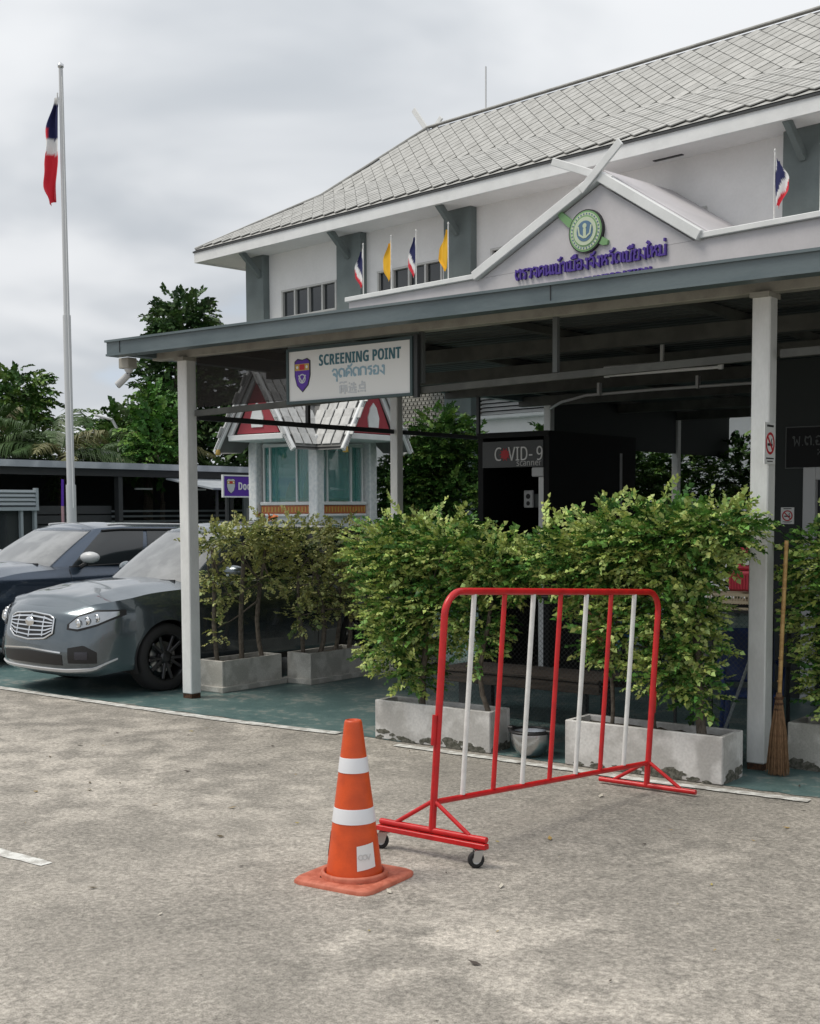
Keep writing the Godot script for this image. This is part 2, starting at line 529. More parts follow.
func ground_material() -> StandardMaterial3D:
	var sz := 1400
	var big := noise_bytes(sz, 5.0, 4, 101)
	var mid := noise_bytes(sz, 26.0, 5, 102)
	var fine := noise_bytes(sz, 420.0, 2, 103)
	var pit := noise_bytes(sz, 170.0, 3, 105)
	var m2 := noise_bytes(sz, 75.0, 4, 107)
	var cf := FastNoiseLite.new()
	cf.noise_type = FastNoiseLite.TYPE_CELLULAR
	cf.cellular_return_type = FastNoiseLite.RETURN_DISTANCE2_SUB
	cf.frequency = 6.0 / sz
	cf.seed = 5
	cf.domain_warp_enabled = true
	cf.domain_warp_amplitude = 60.0
	cf.domain_warp_frequency = 14.0 / sz
	var cim := cf.get_image(sz, sz, false, false, true)
	cim.convert(Image.FORMAT_L8)
	var crack := cim.get_data()
	# worn places seen in the photograph: x, z, half sizes, turn, change of tone (their outlines are broken up by noise)
	var spots := [
		[-3.1, -6.3, 1.5, 1.4, 0.2, -0.62], [-5.3, -7.2, 1.6, 0.55, 0.1, -0.50], [-2.6, -5.0, 0.8, 0.5, 0.5, -0.3], [-5.6, -4.5, 0.9, 0.5, 0.9, -0.42], [-4.3, -3.9, 0.8, 0.4, 0.7, -0.35],
		[-3.0, -4.6, 0.7, 0.22, 0.8, 0.85], [-2.9, -4.1, 0.5, 0.35, 0.5, 0.5], [-8.6, -6.6, 2.4, 0.8, 0.0, 0.45], [-6.5, -5.3, 1.3, 0.6, 0.3, 0.32], [-4.6, -5.2, 0.7, 0.28, 0.2, 0.35],
		[-2.05, -4.0, 0.55, 0.07, 0.55, -0.8], [-2.2, -3.85, 0.5, 0.05, 0.55, -0.7],
	]
	var tone := PackedFloat32Array()
	tone.resize(sz * sz)
	var per := sz / 12.0
	for s in spots:
		var ca := cos(s[4])
		var sa := sin(s[4])
		var reach: float = maxf(s[2], s[3]) * 1.8
		var x0 := maxi(0, int((s[0] + 12.0 - reach) * per))
		var x1 := mini(sz - 1, int((s[0] + 12.0 + reach) * per))
		var y0 := maxi(0, int((s[1] + 10.0 - reach) * per))
		var y1 := mini(sz - 1, int((s[1] + 10.0 + reach) * per))
		for y in range(y0, y1):
			for x in range(x0, x1):
				var dx: float = x / per - 12.0 - s[0]
				var dz: float = y / per - 10.0 - s[1]
				var a: float = (dx * ca - dz * sa) / s[2]
				var b: float = (dx * sa + dz * ca) / s[3]
				var i := y * sz + x
				var e := 1.0 - sqrt(a * a + b * b) + (mid[i] - 128) * 0.0115 + (big[i] - 128) * 0.004
				if e > 0.0:
					tone[i] += minf(e * 1.7, 1.0) * s[5]
	var data := PackedByteArray()
	data.resize(sz * sz * 3)
	var hd := PackedByteArray()
	hd.resize(sz * sz)
	for i in sz * sz:
		var t := 0.5 + (big[i] - 128) * 0.0018 + (mid[i] - 128) * 0.0026 + (m2[i] - 128) * 0.0008 + tone[i] * 0.40
		var isle := (m2[i] - 128) * 0.6 + (mid[i] - 128) * 0.5 + (pit[i] - 128) * 0.30
		var some := clampf((big[i] - 104) * 0.02, 0.12, 1.0)
		t = clampf(t + clampf((isle - 12.0) * 0.09, 0.0, 1.0) * 0.10 * some - clampf((-isle - 22.0) * 0.07, 0.0, 1.0) * 0.07 * some, 0.0, 1.0)
		var k := 1.0 + (fine[i] - 128) * 0.0026 + (pit[i] - 128) * 0.0012
		if crack[i] < 4 and big[i] > 122 and mid[i] > 116:
			k *= 0.78
		var r := (0.290 + 0.372 * t) * k
		var g := (0.274 + 0.342 * t) * k
		var b := (0.250 + 0.312 * t) * k
		data[i * 3] = mini(255, int(sqrt(r) * 250.0 + 1.0)); data[i * 3 + 1] = mini(255, int(sqrt(g) * 250.0 + 1.0)); data[i * 3 + 2] = mini(255, int(sqrt(b) * 250.0 + 1.0))
		hd[i] = clampi(int(pit[i] * 0.5 + fine[i] * 0.35 + mid[i] * 0.15), 0, 255)
	var m := StandardMaterial3D.new()
	m.resource_name = "lot_concrete"
	var im := Image.create_from_data(sz, sz, false, Image.FORMAT_RGB8, data)
	m.albedo_texture = ImageTexture.create_from_image(im)
	m.roughness = 0.92
	m.metallic_specular = 0.25
	m.heightmap_enabled = true
	m.heightmap_scale = 0.22
	m.heightmap_texture = ImageTexture.create_from_image(Image.create_from_data(sz, sz, false, Image.FORMAT_L8, hd))
	# sand and grit showing in the worn surface, on its own finer repeat
	var gs := 512
	var g1 := noise_bytes(gs, 150.0, 3, 301)
	var g2 := noise_bytes(gs, 36.0, 4, 302)
	var gd := PackedByteArray()
	gd.resize(gs * gs * 3)
	for i in gs * gs:
		var q := 226.0 + (g1[i] - 128) * 0.55 + (g2[i] - 128) * 0.22
		if g1[i] > 182: q -= 40.0
		var w := clampi(int(q), 0, 255)
		gd[i * 3] = w; gd[i * 3 + 1] = w; gd[i * 3 + 2] = clampi(w - 2, 0, 255)
	m.detail_enabled = true
	m.detail_blend_mode = BaseMaterial3D.BLEND_MODE_MUL
	m.detail_uv_layer = BaseMaterial3D.DETAIL_UV_2
	m.detail_albedo = ImageTexture.create_from_image(Image.create_from_data(gs, gs, false, Image.FORMAT_RGB8, gd))
	return m


func floor_paint_material() -> StandardMaterial3D:
	var sz := 768
	var big := noise_bytes(sz, 7.0, 5, 201)
	var mid := noise_bytes(sz, 40.0, 4, 202)
	var fine := noise_bytes(sz, 200.0, 2, 203)
	var data := PackedByteArray()
	data.resize(sz * sz * 3)
	for i in sz * sz:
		var worn := clampf(((big[i] - 128) * 0.012 + (mid[i] - 128) * 0.014 - 0.62) * 4.0, 0.0, 1.0)
		var t := clampf(0.5 + (big[i] - 128) * 0.008 + (mid[i] - 128) * 0.004, 0.0, 1.0)
		var cc := Color(0.082, 0.142, 0.142).lerp(Color(0.125, 0.195, 0.19), t).lerp(Color(0.30, 0.30, 0.275), worn * 0.5) * (1.0 + (fine[i] - 128) * 0.002)
		cc = cc.clamp().linear_to_srgb()
		data[i * 3] = int(cc.r * 255); data[i * 3 + 1] = int(cc.g * 255); data[i * 3 + 2] = int(cc.b * 255)
	var m := StandardMaterial3D.new()
	m.resource_name = "teal_floor_paint"
	m.albedo_texture = ImageTexture.create_from_image(Image.create_from_data(sz, sz, false, Image.FORMAT_RGB8, data))
	m.roughness = 0.42
	m.metallic_specular = 0.4
	m.uv1_triplanar = true
	m.uv1_world_triplanar = true
	m.uv1_scale = Vector3.ONE / 5.0
	return m


func strip(pts: Array, half: float, y: float, jit: float) -> Geo:   # a painted line with ragged edges along points (x, z)
	var g := Geo.new()
	var a := []
	var b := []
	for i in pts.size() - 1:
		var p: Vector2 = pts[i]
		var q: Vector2 = pts[i + 1]
		var m := int(ceil(p.distance_to(q) / 0.09))
		var nn := (q - p).normalized().orthogonal()
		for k in (m + 1 if i == pts.size() - 2 else m):
			var o := p.lerp(q, float(k) / m)
			var l := o + nn * (half + rng.randf_range(-jit, jit))
			var r := o - nn * (half + rng.randf_range(-jit, jit))
			a.append(Vector3(l.x, y, l.y)); b.append(Vector3(r.x, y, r.y))
	for i in a.size() - 1:
		g.quad(b[i], b[i + 1], a[i + 1], a[i]) if (b[i + 1] - b[i]).cross(a[i] - b[i]).y > 0.0 else g.quad(a[i], a[i + 1], b[i + 1], b[i])
	for i in g.n.size():
		g.n[i] = Vector3.UP
	return g


func make_ground() -> void:
	var g := Geo.new()
	for d in [[-260.0, 260.0, -260.0, 40.0]]:
		var k := g.vert(Vector3(d[0], 0, d[2]), Vector3.UP, Vector2((d[0] + 12) / 12, (d[2] + 10) / 12))
		g.vert(Vector3(d[1], 0, d[2]), Vector3.UP, Vector2((d[1] + 12) / 12, (d[2] + 10) / 12))
		g.vert(Vector3(d[1], 0, d[3]), Vector3.UP, Vector2((d[1] + 12) / 12, (d[3] + 10) / 12))
		g.vert(Vector3(d[0], 0, d[3]), Vector3.UP, Vector2((d[0] + 12) / 12, (d[3] + 10) / 12))
		g.ix.append_array([k, k + 1, k + 2, k, k + 2, k + 3])
	var arr := []
	arr.resize(Mesh.ARRAY_MAX)
	var uv2 := PackedVector2Array()
	for p in g.v:
		uv2.append(Vector2(p.x * 0.94 + p.z * 0.34, p.z * 0.94 - p.x * 0.34) / 1.37)
	arr[Mesh.ARRAY_VERTEX] = g.v; arr[Mesh.ARRAY_NORMAL] = g.n; arr[Mesh.ARRAY_TEX_UV] = g.u; arr[Mesh.ARRAY_TEX_UV2] = uv2; arr[Mesh.ARRAY_INDEX] = g.ix
	var gm := ArrayMesh.new()
	gm.add_surface_from_arrays(Mesh.PRIMITIVE_TRIANGLES, arr)
	gm.surface_set_material(0, ground_material())
	inst(gm, "ground", self).set_meta("kind", "structure")
	g = Geo.new()
	# painted floor of the bays, a thin coat with an uneven front edge
	var edge := []
	var x := -24.0
	while x < 6.0:
		edge.append(Vector3(x, 0.004, -7.92 + rng.randf_range(-0.03, 0.015)))
		x += 0.12
	for i in edge.size() - 1:
		g.quad(edge[i], edge[i + 1], Vector3(edge[i + 1].x, 0.004, -25.0), Vector3(edge[i].x, 0.004, -25.0))
	for i in g.n.size():
		g.n[i] = Vector3.UP
	struct(g, "painted_floor", floor_paint_material())
	var ln := strip([Vector2(-17.0, -7.95), Vector2(-11.5, -7.88), Vector2(-9.5, -7.83), Vector2(-8.1, -7.82), Vector2(-6.85, -7.90)], 0.06, 0.008, 0.008)
	struct(ln, "bay_line", M.worn_paint)
	ln = strip([Vector2(-6.15, -7.78), Vector2(-5.2, -7.77), Vector2(-4.3, -7.75), Vector2(-3.7, -7.75), Vector2(-2.86, -7.81)], 0.045, 0.008, 0.008)
	struct(ln, "bay_line_by_planters", M.worn_paint)
	ln = strip([Vector2(-7.4, -4.05), Vector2(-5.53, -4.03)], 0.04, 0.004, 0.012)
	struct(ln, "lot_marking", M.worn_paint)
	# fallen leaves and grit lying about
	g = Geo.new()
	for i in 150:
		var p := Vector3(rng.randf_range(-9.0, -1.0), 0.006, rng.randf_range(-7.6, -3.3))
		if i > 110:
			p = Vector3(rng.randf_range(-6.5, -3.0), 0.012, rng.randf_range(-8.3, -7.6))
		var s := rng.randf_range(0.006, 0.022) if rng.randf() < 0.75 else rng.randf_range(0.02, 0.04)
		g.col = [Color(0.30, 0.20, 0.06), Color(0.10, 0.08, 0.05), Color(0.45, 0.42, 0.36), Color(0.35, 0.28, 0.08), Color(0.06, 0.05, 0.04)][rng.randi() % 5]
		var b := Basis(Vector3.UP, rng.randf() * TAU) * Basis(Vector3.RIGHT, rng.randf_range(-0.2, 0.2))
		var pts := [Vector3(-s, 0, 0), Vector3(0, s * 0.15, s * 0.4), Vector3(s, s * 0.3, 0), Vector3(0, 0, -s * 0.4)]
		g.quad(p + b * pts[0], p + b * pts[1], p + b * pts[2], p + b * pts[3])
	var lit := part(g, "leaf_litter", M.litter)
	tag(lit, "small fallen leaves and grit scattered over the concrete lot", "leaf litter", "", "stuff")


# ---------------------------------------------------------------- lettering without a font

func ring(x: float, y: float, r: float, k := 8) -> Array:
	var a := []
	for i in k:
		a.append(Vector2(x + r * cos(TAU * i / k), y + r * sin(TAU * i / k)))
	return a


func glyph(ch: String) -> Array:   # [width, strokes, loops]
	match ch:
		"ก": return [0.85, [[.12, 0, .12, .6, .05, .7, .15, .9, .4, 1, .65, .9, .72, .7, .72, 0]], []]
		"ข": return [0.8, [[.25, .88, .2, .6, .2, 0, .68, 0, .68, 1]], [.14, .86]]
		"ค": return [0.85, [[.12, 0, .12, .7, .25, .95, .45, 1, .65, .92, .74, .7, .74, 0], [.12, 0, .32, .38]], [.4, .48]]
		"ง": return [0.65, [[.52, .8, .5, .0, .08, .4]], [.42, .88]]
		"จ": return [0.75, [[.06, .75, .25, 1, .52, .95, .64, .65, .6, .05, .38, .28]], [.3, .38]]
		"ช": return [0.85, [[.25, .86, .2, .55, .2, 0, .66, 0, .66, .62, .8, 1]], [.14, .86]]
		"ด": return [0.85, [[.2, .16, .1, .5, .18, .88, .43, 1, .66, .9, .74, .62, .74, 0]], [.3, .12]]
		"ต": return [0.85, [[.2, .16, .1, .5, .16, .95, .4, .8, .62, 1, .74, .75, .74, 0]], [.3, .12]]
		"น": return [0.85, [[.2, .8, .2, .05, .62, .3], [.66, 1, .66, .2]], [.13, .9, .74, .12]]
		"ม": return [0.85, [[.22, .8, .22, .2], [.24, .04, .72, .04, .72, 1]], [.14, .9, .14, .1]]
		"ย": return [0.8, [[.14, .8, .26, .52, .14, .45, .14, 0, .68, 0, .68, 1]], [.24, .9]]
		"ร": return [0.65, [[.56, 1, .2, .92, .14, .74, .46, .64, .52, .45, .48, .2]], [.4, .12]]
		"ว": return [0.7, [[.06, .78, .25, 1, .48, .95, .58, .7, .56, .2]], [.47, .12]]
		"ห": return [0.85, [[.2, .8, .2, 0], [.2, .3, .5, .62, .7, .4, .7, 0], [.5, .62, .6, .8]], [.13, .9, .62, .9]]
		"อ": return [0.8, [[.1, .8, .34, 1, .62, .88, .68, .45, .6, .04, .2, .04, .12, .3]], [.2, .42]]
		"ป": return [0.8, [[.2, .78, .2, 0, .68, 0, .68, 1.4]], [.13, .88]]
		"พ": return [0.95, [[.2, .8, .22, 0, .46, .6, .7, 0, .76, 1]], [.13, .9]]
		"ผ": return [0.85, [[.14, .3, .14, 0, .42, .5, .7, 0, .7, 1]], [.18, .85]]
		"เ": return [0.36, [[.14, 1, .14, .2]], [.22, .12]]
		"า": return [0.55, [[.06, .8, .2, 1, .36, .93, .42, .7, .42, 0]], []]
		"ใ": return [0.42, [[.16, .2, .16, 1.05, .34, 1.3, .16, 1.5, .02, 1.35]], [.24, .12]]
		"ั": return [0.0, [[-.55, 1.3, -.42, 1.18, -.2, 1.25, -.02, 1.5]], []]
		"้": return [0.0, [[-.45, 1.35, -.3, 1.22, -.2, 1.3, .0, 1.55]], []]
		"ื": return [0.0, [[-.62, 1.2, -.32, 1.4, -.04, 1.2, -.62, 1.18], [-.04, 1.2, -.04, 1.55], [-.2, 1.3, -.2, 1.55]], []]
		"ี": return [0.0, [[-.62, 1.2, -.32, 1.4, -.04, 1.2, -.62, 1.18], [-.04, 1.2, -.04, 1.55]], []]
		"่": return [0.0, [[-.2, 1.25, -.2, 1.55]], []]
		"ุ": return [0.0, [[-.2, -.14, -.14, -.2, -.14, -.5]], []]
		".": return [0.3, [[.1, .02, .18, .02]], []]
		"筛": return [1.2, [[.1, 1, .2, 1.1, .5, 1.1], [.6, 1, .7, 1.1, 1, 1.1], [.15, .8, .15, .0], [.3, .85, .25, .0], [.45, .75, 1.05, .75], [.5, .55, .5, .1], [.5, .55, 1, .55, 1, .1], [.75, .75, .75, -.1]], []]
		"选": return [1.2, [[.1, 1, .2, .9], [.05, .6, .22, .6, .22, .2, .05, .05, 1.05, 0], [.45, .95, .4, .75], [.4, .78, 1.0, .78], [.35, .5, 1.05, .5], [.7, 1.05, .7, .5], [.6, .5, .45, .2], [.8, .5, .82, .22, 1.05, .25]], []]
		"点": return [1.2, [[.55, 1.1, .55, .7], [.55, .9, .95, .9], [.25, .7, .9, .7, .9, .35, .25, .35, .25, .7], [.15, .15, .08, 0], [.4, .17, .42, .02], [.62, .17, .66, .02], [.88, .17, .98, .0]], []]
	return [0.4, [], []]


# Strokes standing proud of a face; the line starts at xf.origin. Returns the drawn width.
func strokes(s: String, size: float, weight: float, depth: float, m: Material, parent: Node, xf: Transform3D, width := 0.0, called := "lettering") -> void:
	var g := Geo.new()
	var total := 0.0
	for ch in s:
		total += glyph(ch)[0]
	var sx := 1.0 if width == 0.0 else width / (total * size)
	var x := 0.0
	var k := 0
	for ch in s:
		var gl := glyph(ch)
		for st in gl[1]:
			var pts := []
			for i in range(0, st.size(), 2):
				pts.append(Vector2((x + st[i]) * size * sx, st[i + 1] * size))
			g.ribbon(pts, weight, depth + 0.0006 * (k % 4), xf)
			k += 1
		for i in range(0, gl[2].size(), 2):
			var pts := []
			for p in ring(x + gl[2][i], gl[2][i + 1], 0.1, 7):
				pts.append(Vector2(p.x * size * sx, p.y * size))
			g.ribbon(pts, weight * 0.8, depth + 0.0003 + 0.0006 * (k % 4), xf, true)
			k += 1
		x += gl[0]
	part(g, called, m, parent)


func flat_poly(pts: Array, depth: float, m: Material, called: String, parent: Node, xf: Transform3D) -> MeshInstance3D:
	var g := Geo.new()
	g.prism(PackedVector2Array(pts), depth, xf)
	return part(g, called, m, parent)


func shield(parent: Node, xf: Transform3D, w: float, h: float, main: Material) -> void:   # crest: banded top, pointed body
	var outline := [[-.5, .42], [-.3, .5], [0, .46], [.3, .5], [.5, .42], [.5, -.02], [.36, -.3], [0, -.5], [-.36, -.3], [-.5, -.02]]
	var a := []
	var b := []
	for p in outline:
		a.append(Vector2(p[0] * w, p[1] * h)); b.append(Vector2(p[0] * w * 0.9, p[1] * h * 0.93))
	var sh := flat_poly(a, 0.004, M.black_print, "shield", parent, xf)
	flat_poly(b, 0.0065, main, "shield_field", sh, xf)
	flat_poly([Vector2(-.44 * w, .14 * h), Vector2(.44 * w, .14 * h), Vector2(.44 * w, .34 * h), Vector2(-.44 * w, .34 * h)], 0.0085, M.gold, "shield_band", sh, xf)
	flat_poly([Vector2(-.16 * w, .16 * h), Vector2(.16 * w, .16 * h), Vector2(.16 * w, .32 * h), Vector2(-.16 * w, .32 * h)], 0.0105, M.red_print, "shield_mark", sh, xf)
	for s in [-.3, .3]:
		flat_poly(ring(s * w, .24 * h, .07 * w, 8), 0.0105, M.white_print, "shield_mark", sh, xf)
	var g := Geo.new()
	g.ribbon(ring(0, -.1 * h, .2 * w, 12), .05 * w, 0.009, xf, true)
	g.ribbon([Vector2(-.22 * w, .0), Vector2(0, -.2 * h), Vector2(.22 * w, .0)], .06 * w, 0.0098, xf)
	part(g, "shield_figure", M.sign_pale, sh)


# ---------------------------------------------------------------- plants

func spray(leaves: int, length: float, leaf: float, wide: float, droop: float, seed_: int) -> Geo:   # a twig along +Y with leaves
	var r := RandomNumberGenerator.new()
	r.seed = seed_
	var g := Geo.new()
	for i in leaves:
		var f := (i + 0.6) / leaves
		var side := 1.0 if i % 2 == 0 else -1.0
		var base := Vector3(0, length * f, -droop * f * f * length)
		var dir := Vector3(side * (1.0 - f * 0.5) + r.randf_range(-.3, .3), 0.35 + f * 0.6 + r.randf_range(-.3, .3), r.randf_range(-.5, .3)).normalized()
		var nrm := Vector3(r.randf_range(-.5, .5), r.randf_range(-.6, .1), 1).normalized()
		var wv := dir.cross(nrm).normalized()
		nrm = wv.cross(dir)
		var l := leaf * r.randf_range(0.7, 1.2)
		var hw := l * wide
		var tip := base + dir * l - nrm * l * 0.18
		var mid := base + dir * l * 0.45
		var k := g.vert(base, nrm); g.vert(mid + wv * hw + nrm * hw * 0.35, (nrm + wv * 0.25).normalized()); g.vert(tip, nrm); g.vert(mid - wv * hw + nrm * hw * 0.35, (nrm - wv * 0.25).normalized())
		g.ix.append_array([k, k + 2, k + 1, k, k + 3, k + 2])
	return g


var spray_cache := {}

func spray_set(key: String, leaves: int, length: float, leaf: float, wide: float, droop: float, tones: Array) -> Array:
	if not spray_cache.has(key):
		var r := RandomNumberGenerator.new()
		r.seed = hash(key)
		var out := []
		for i in 5:
			var g := spray(leaves, length, leaf, wide, droop, r.randi())
			var cs := []
			for t in tones:
				for rep in 2:
					var pc := PackedColorArray()
					for q in g.v.size() / 4:
						var k := r.randf_range(0.7, 1.3)
						var cc := Color(t.r * k * r.randf_range(.88, 1.12), t.g * k, t.b * k * r.randf_range(.8, 1.2))
						for z in 4:
							pc.append(cc)
					cs.append(pc)
			out.append([g, cs])
		spray_cache[key] = out
	return spray_cache[key]


# Fills ellipsoids [centre, radii, weight] with sprays. young: share of sprays in the last tone; sprays near the outer shell bear more of it (new shoots, and painted light on the dry shrubs).
func foliage(g: Geo, sset: Array, blobs: Array, count: int, shell := 0.55, upness := 0.5, scale_ := 1.0, young := 0.35, box_clip = null) -> void:
	var total := 0.0
	for b in blobs:
		total += b[2]
	var ntone: int = sset[0][1].size() / 2
	for i in count:
		var pick := rng.randf() * total
		var bl = blobs[0]
		for b in blobs:
			pick -= b[2]
			if pick <= 0:
				bl = b
				break
		var d := Vector3(rng.randfn(), rng.randfn(), rng.randfn()).normalized()
		var rr := pow(rng.randf(), shell)
		var p: Vector3 = bl[0] + d * rr * bl[1]
		if box_clip != null and not box_clip.has_point(p):
			continue
		var y := (d * Vector3(1, 0.45, 1) * (0.4 + rr) + Vector3.UP * upness * 0.35 + Vector3(rng.randf_range(-.6, .6), rng.randf_range(-.35, .35), rng.randf_range(-.6, .6))).normalized()
		var fwd := Vector3(rng.randf_range(-.6, .6), rng.randf_range(0.5, 1.3), rng.randf_range(-.6, .6))
		var x := y.cross(fwd).normalized()
		var z := x.cross(y)
		var s := scale_ * rng.randf_range(0.75, 1.25)
		var tp = sset[rng.randi() % sset.size()]
		var tone := rng.randi() % maxi(1, ntone - 1)
		if rng.randf() < young * (0.35 + rr):
			tone = ntone - 1
		g.add(tp[0], Transform3D(Basis(x * s, y * s, z * s), p), tp[1][tone * 2 + rng.randi() % 2])


func limb(g: Geo, a: Vector3, b: Vector3, r0: float, r1: float, bend := 0.06, k := 5, sides := 6) -> Array:
	var pts := []
	var rad := []
	var w1 := Vector3(rng.randf_range(-1, 1), rng.randf_range(-.3, .3), rng.randf_range(-1, 1)) * bend * a.distance_to(b)
	var w2 := Vector3(rng.randf_range(-1, 1), 0, rng.randf_range(-1, 1)) * bend * 0.5 * a.distance_to(b)
	for i in k + 1:
		var f := float(i) / k
		pts.append(a.lerp(b, f) + w1 * sin(f * PI) + w2 * sin(f * TAU))
		rad.append(lerpf(r0, r1, f) * rng.randf_range(0.92, 1.08))
	g.tube(pts, rad, sides)
	return pts


func planter_shrub(called: String, label: String, at: Vector3, stems: Array, blobs: Array, count: int, key: String, tones: Array, clip = null, shoots := 6) -> void:
	var t := thing(called, label, "shrub", at, 0.0, "clipped shrubs in the concrete planters")
	for s in stems:
		var g := Geo.new()
		var top: Vector3 = s[1]
		var pts := limb(g, s[0], top, s[2], s[2] * 0.62, 0.05, 6, 7)
		for k in 5:
			var bl = blobs[rng.randi() % blobs.size()]
			var st: Vector3 = pts[3 + k % 4]
			var e: Vector3 = bl[0] + Vector3(rng.randf_range(-.7, .7) * bl[1].x, rng.randf_range(-.3, .6) * bl[1].y, rng.randf_range(-.7, .7) * bl[1].z)
			if e.distance_to(st) < 0.75:
				limb(g, st, e, s[2] * 0.42, 0.004, 0.1, 4, 5)
		part(g, "stem", M.bark, t)
	var c := Geo.new()
	foliage(c, spray_set(key, 9, 0.12, 0.038, 0.42, 0.25, tones), blobs, count, 0.45, 0.35, 1.0, 0.42 if key == "lush" else 0.75, clip)  # larger pale share on the dry shrubs stands in for light on them
	# long new shoots that stick out of the clipped outline
	var ss := spray_set(key, 9, 0.12, 0.038, 0.42, 0.25, tones)
	for i in shoots:
		var bl = blobs[rng.randi() % blobs.size()]
		var p: Vector3 = bl[0] + Vector3(rng.randf_range(-.8, .8) * bl[1].x, bl[1].y * 0.85, rng.randf_range(-.8, .8) * bl[1].z)
		var dir := Vector3(rng.randf_range(-1, 1), rng.randf_range(0.35, 0.9), rng.randf_range(-.8, .8)).normalized()
		for k in 3:
			var tp = ss[rng.randi() % ss.size()]
			var x := dir.cross(Vector3(rng.randf_range(-1, 1), 0.1, rng.randf_range(-1, 1))).normalized()
			c.add(tp[0], Transform3D(Basis(x, dir, x.cross(dir)), p + dir * 0.07 * k), tp[1][tones.size() * 2 - 1])
	var o := part(c, "foliage", M.leaf, t)
	o.set_meta("kind", "stuff")


func tree(called: String, label: String, at: Vector3, height: float, blobs: Array, count: int, key: String, tones: Array, leaf: float, trunk_r := 0.15, category := "tree", group := "trees behind the lot") -> Node3D:
	var t := thing(called, label, category, at, 0.0, group)
	var g := Geo.new()
	var fork := Vector3(rng.randf_range(-.2, .2), height * 0.4, rng.randf_range(-.2, .2))
	limb(g, Vector3.ZERO, fork, trunk_r, trunk_r * 0.7, 0.04, 5, 8)
	for b in blobs:
		limb(g, fork, b[0], trunk_r * 0.45, 0.02, 0.08, 5, 6)
	part(g, "trunk", M.bark, t)
	var c := Geo.new()
	foliage(c, spray_set(key, 12, leaf * 2.4, leaf, 0.38, 0.3, tones), blobs, count, 0.42, 0.3, 1.0, 0.25)
	part(c, "crown", M.tree_leaf, t).set_meta("kind", "stuff")
	return t


# ---------------------------------------------------------------- main building

const FRONT_TURN := -0.1396263          # the office stands turned by 8 degrees against the canopy
var office_xf := Transform3D(Basis(Vector3.UP, FRONT_TURN), Vector3(-27.78, 0, -25.86))


func slope_point(x: float, s: float) -> Vector3:   # a point of the front roof face: s metres up the slope from the eave
	var l1 := Vector2(2.6, 1.48).length()
	if s < l1:
		return Vector3(x, 9.34 + 1.48 * s / l1, -2.6 * s / l1)
	var l2 := Vector2(2.16, 1.87).length()
	return Vector3(x, 10.82 + 1.87 * (s - l1) / l2, -2.6 - 2.16 * (s - l1) / l2)


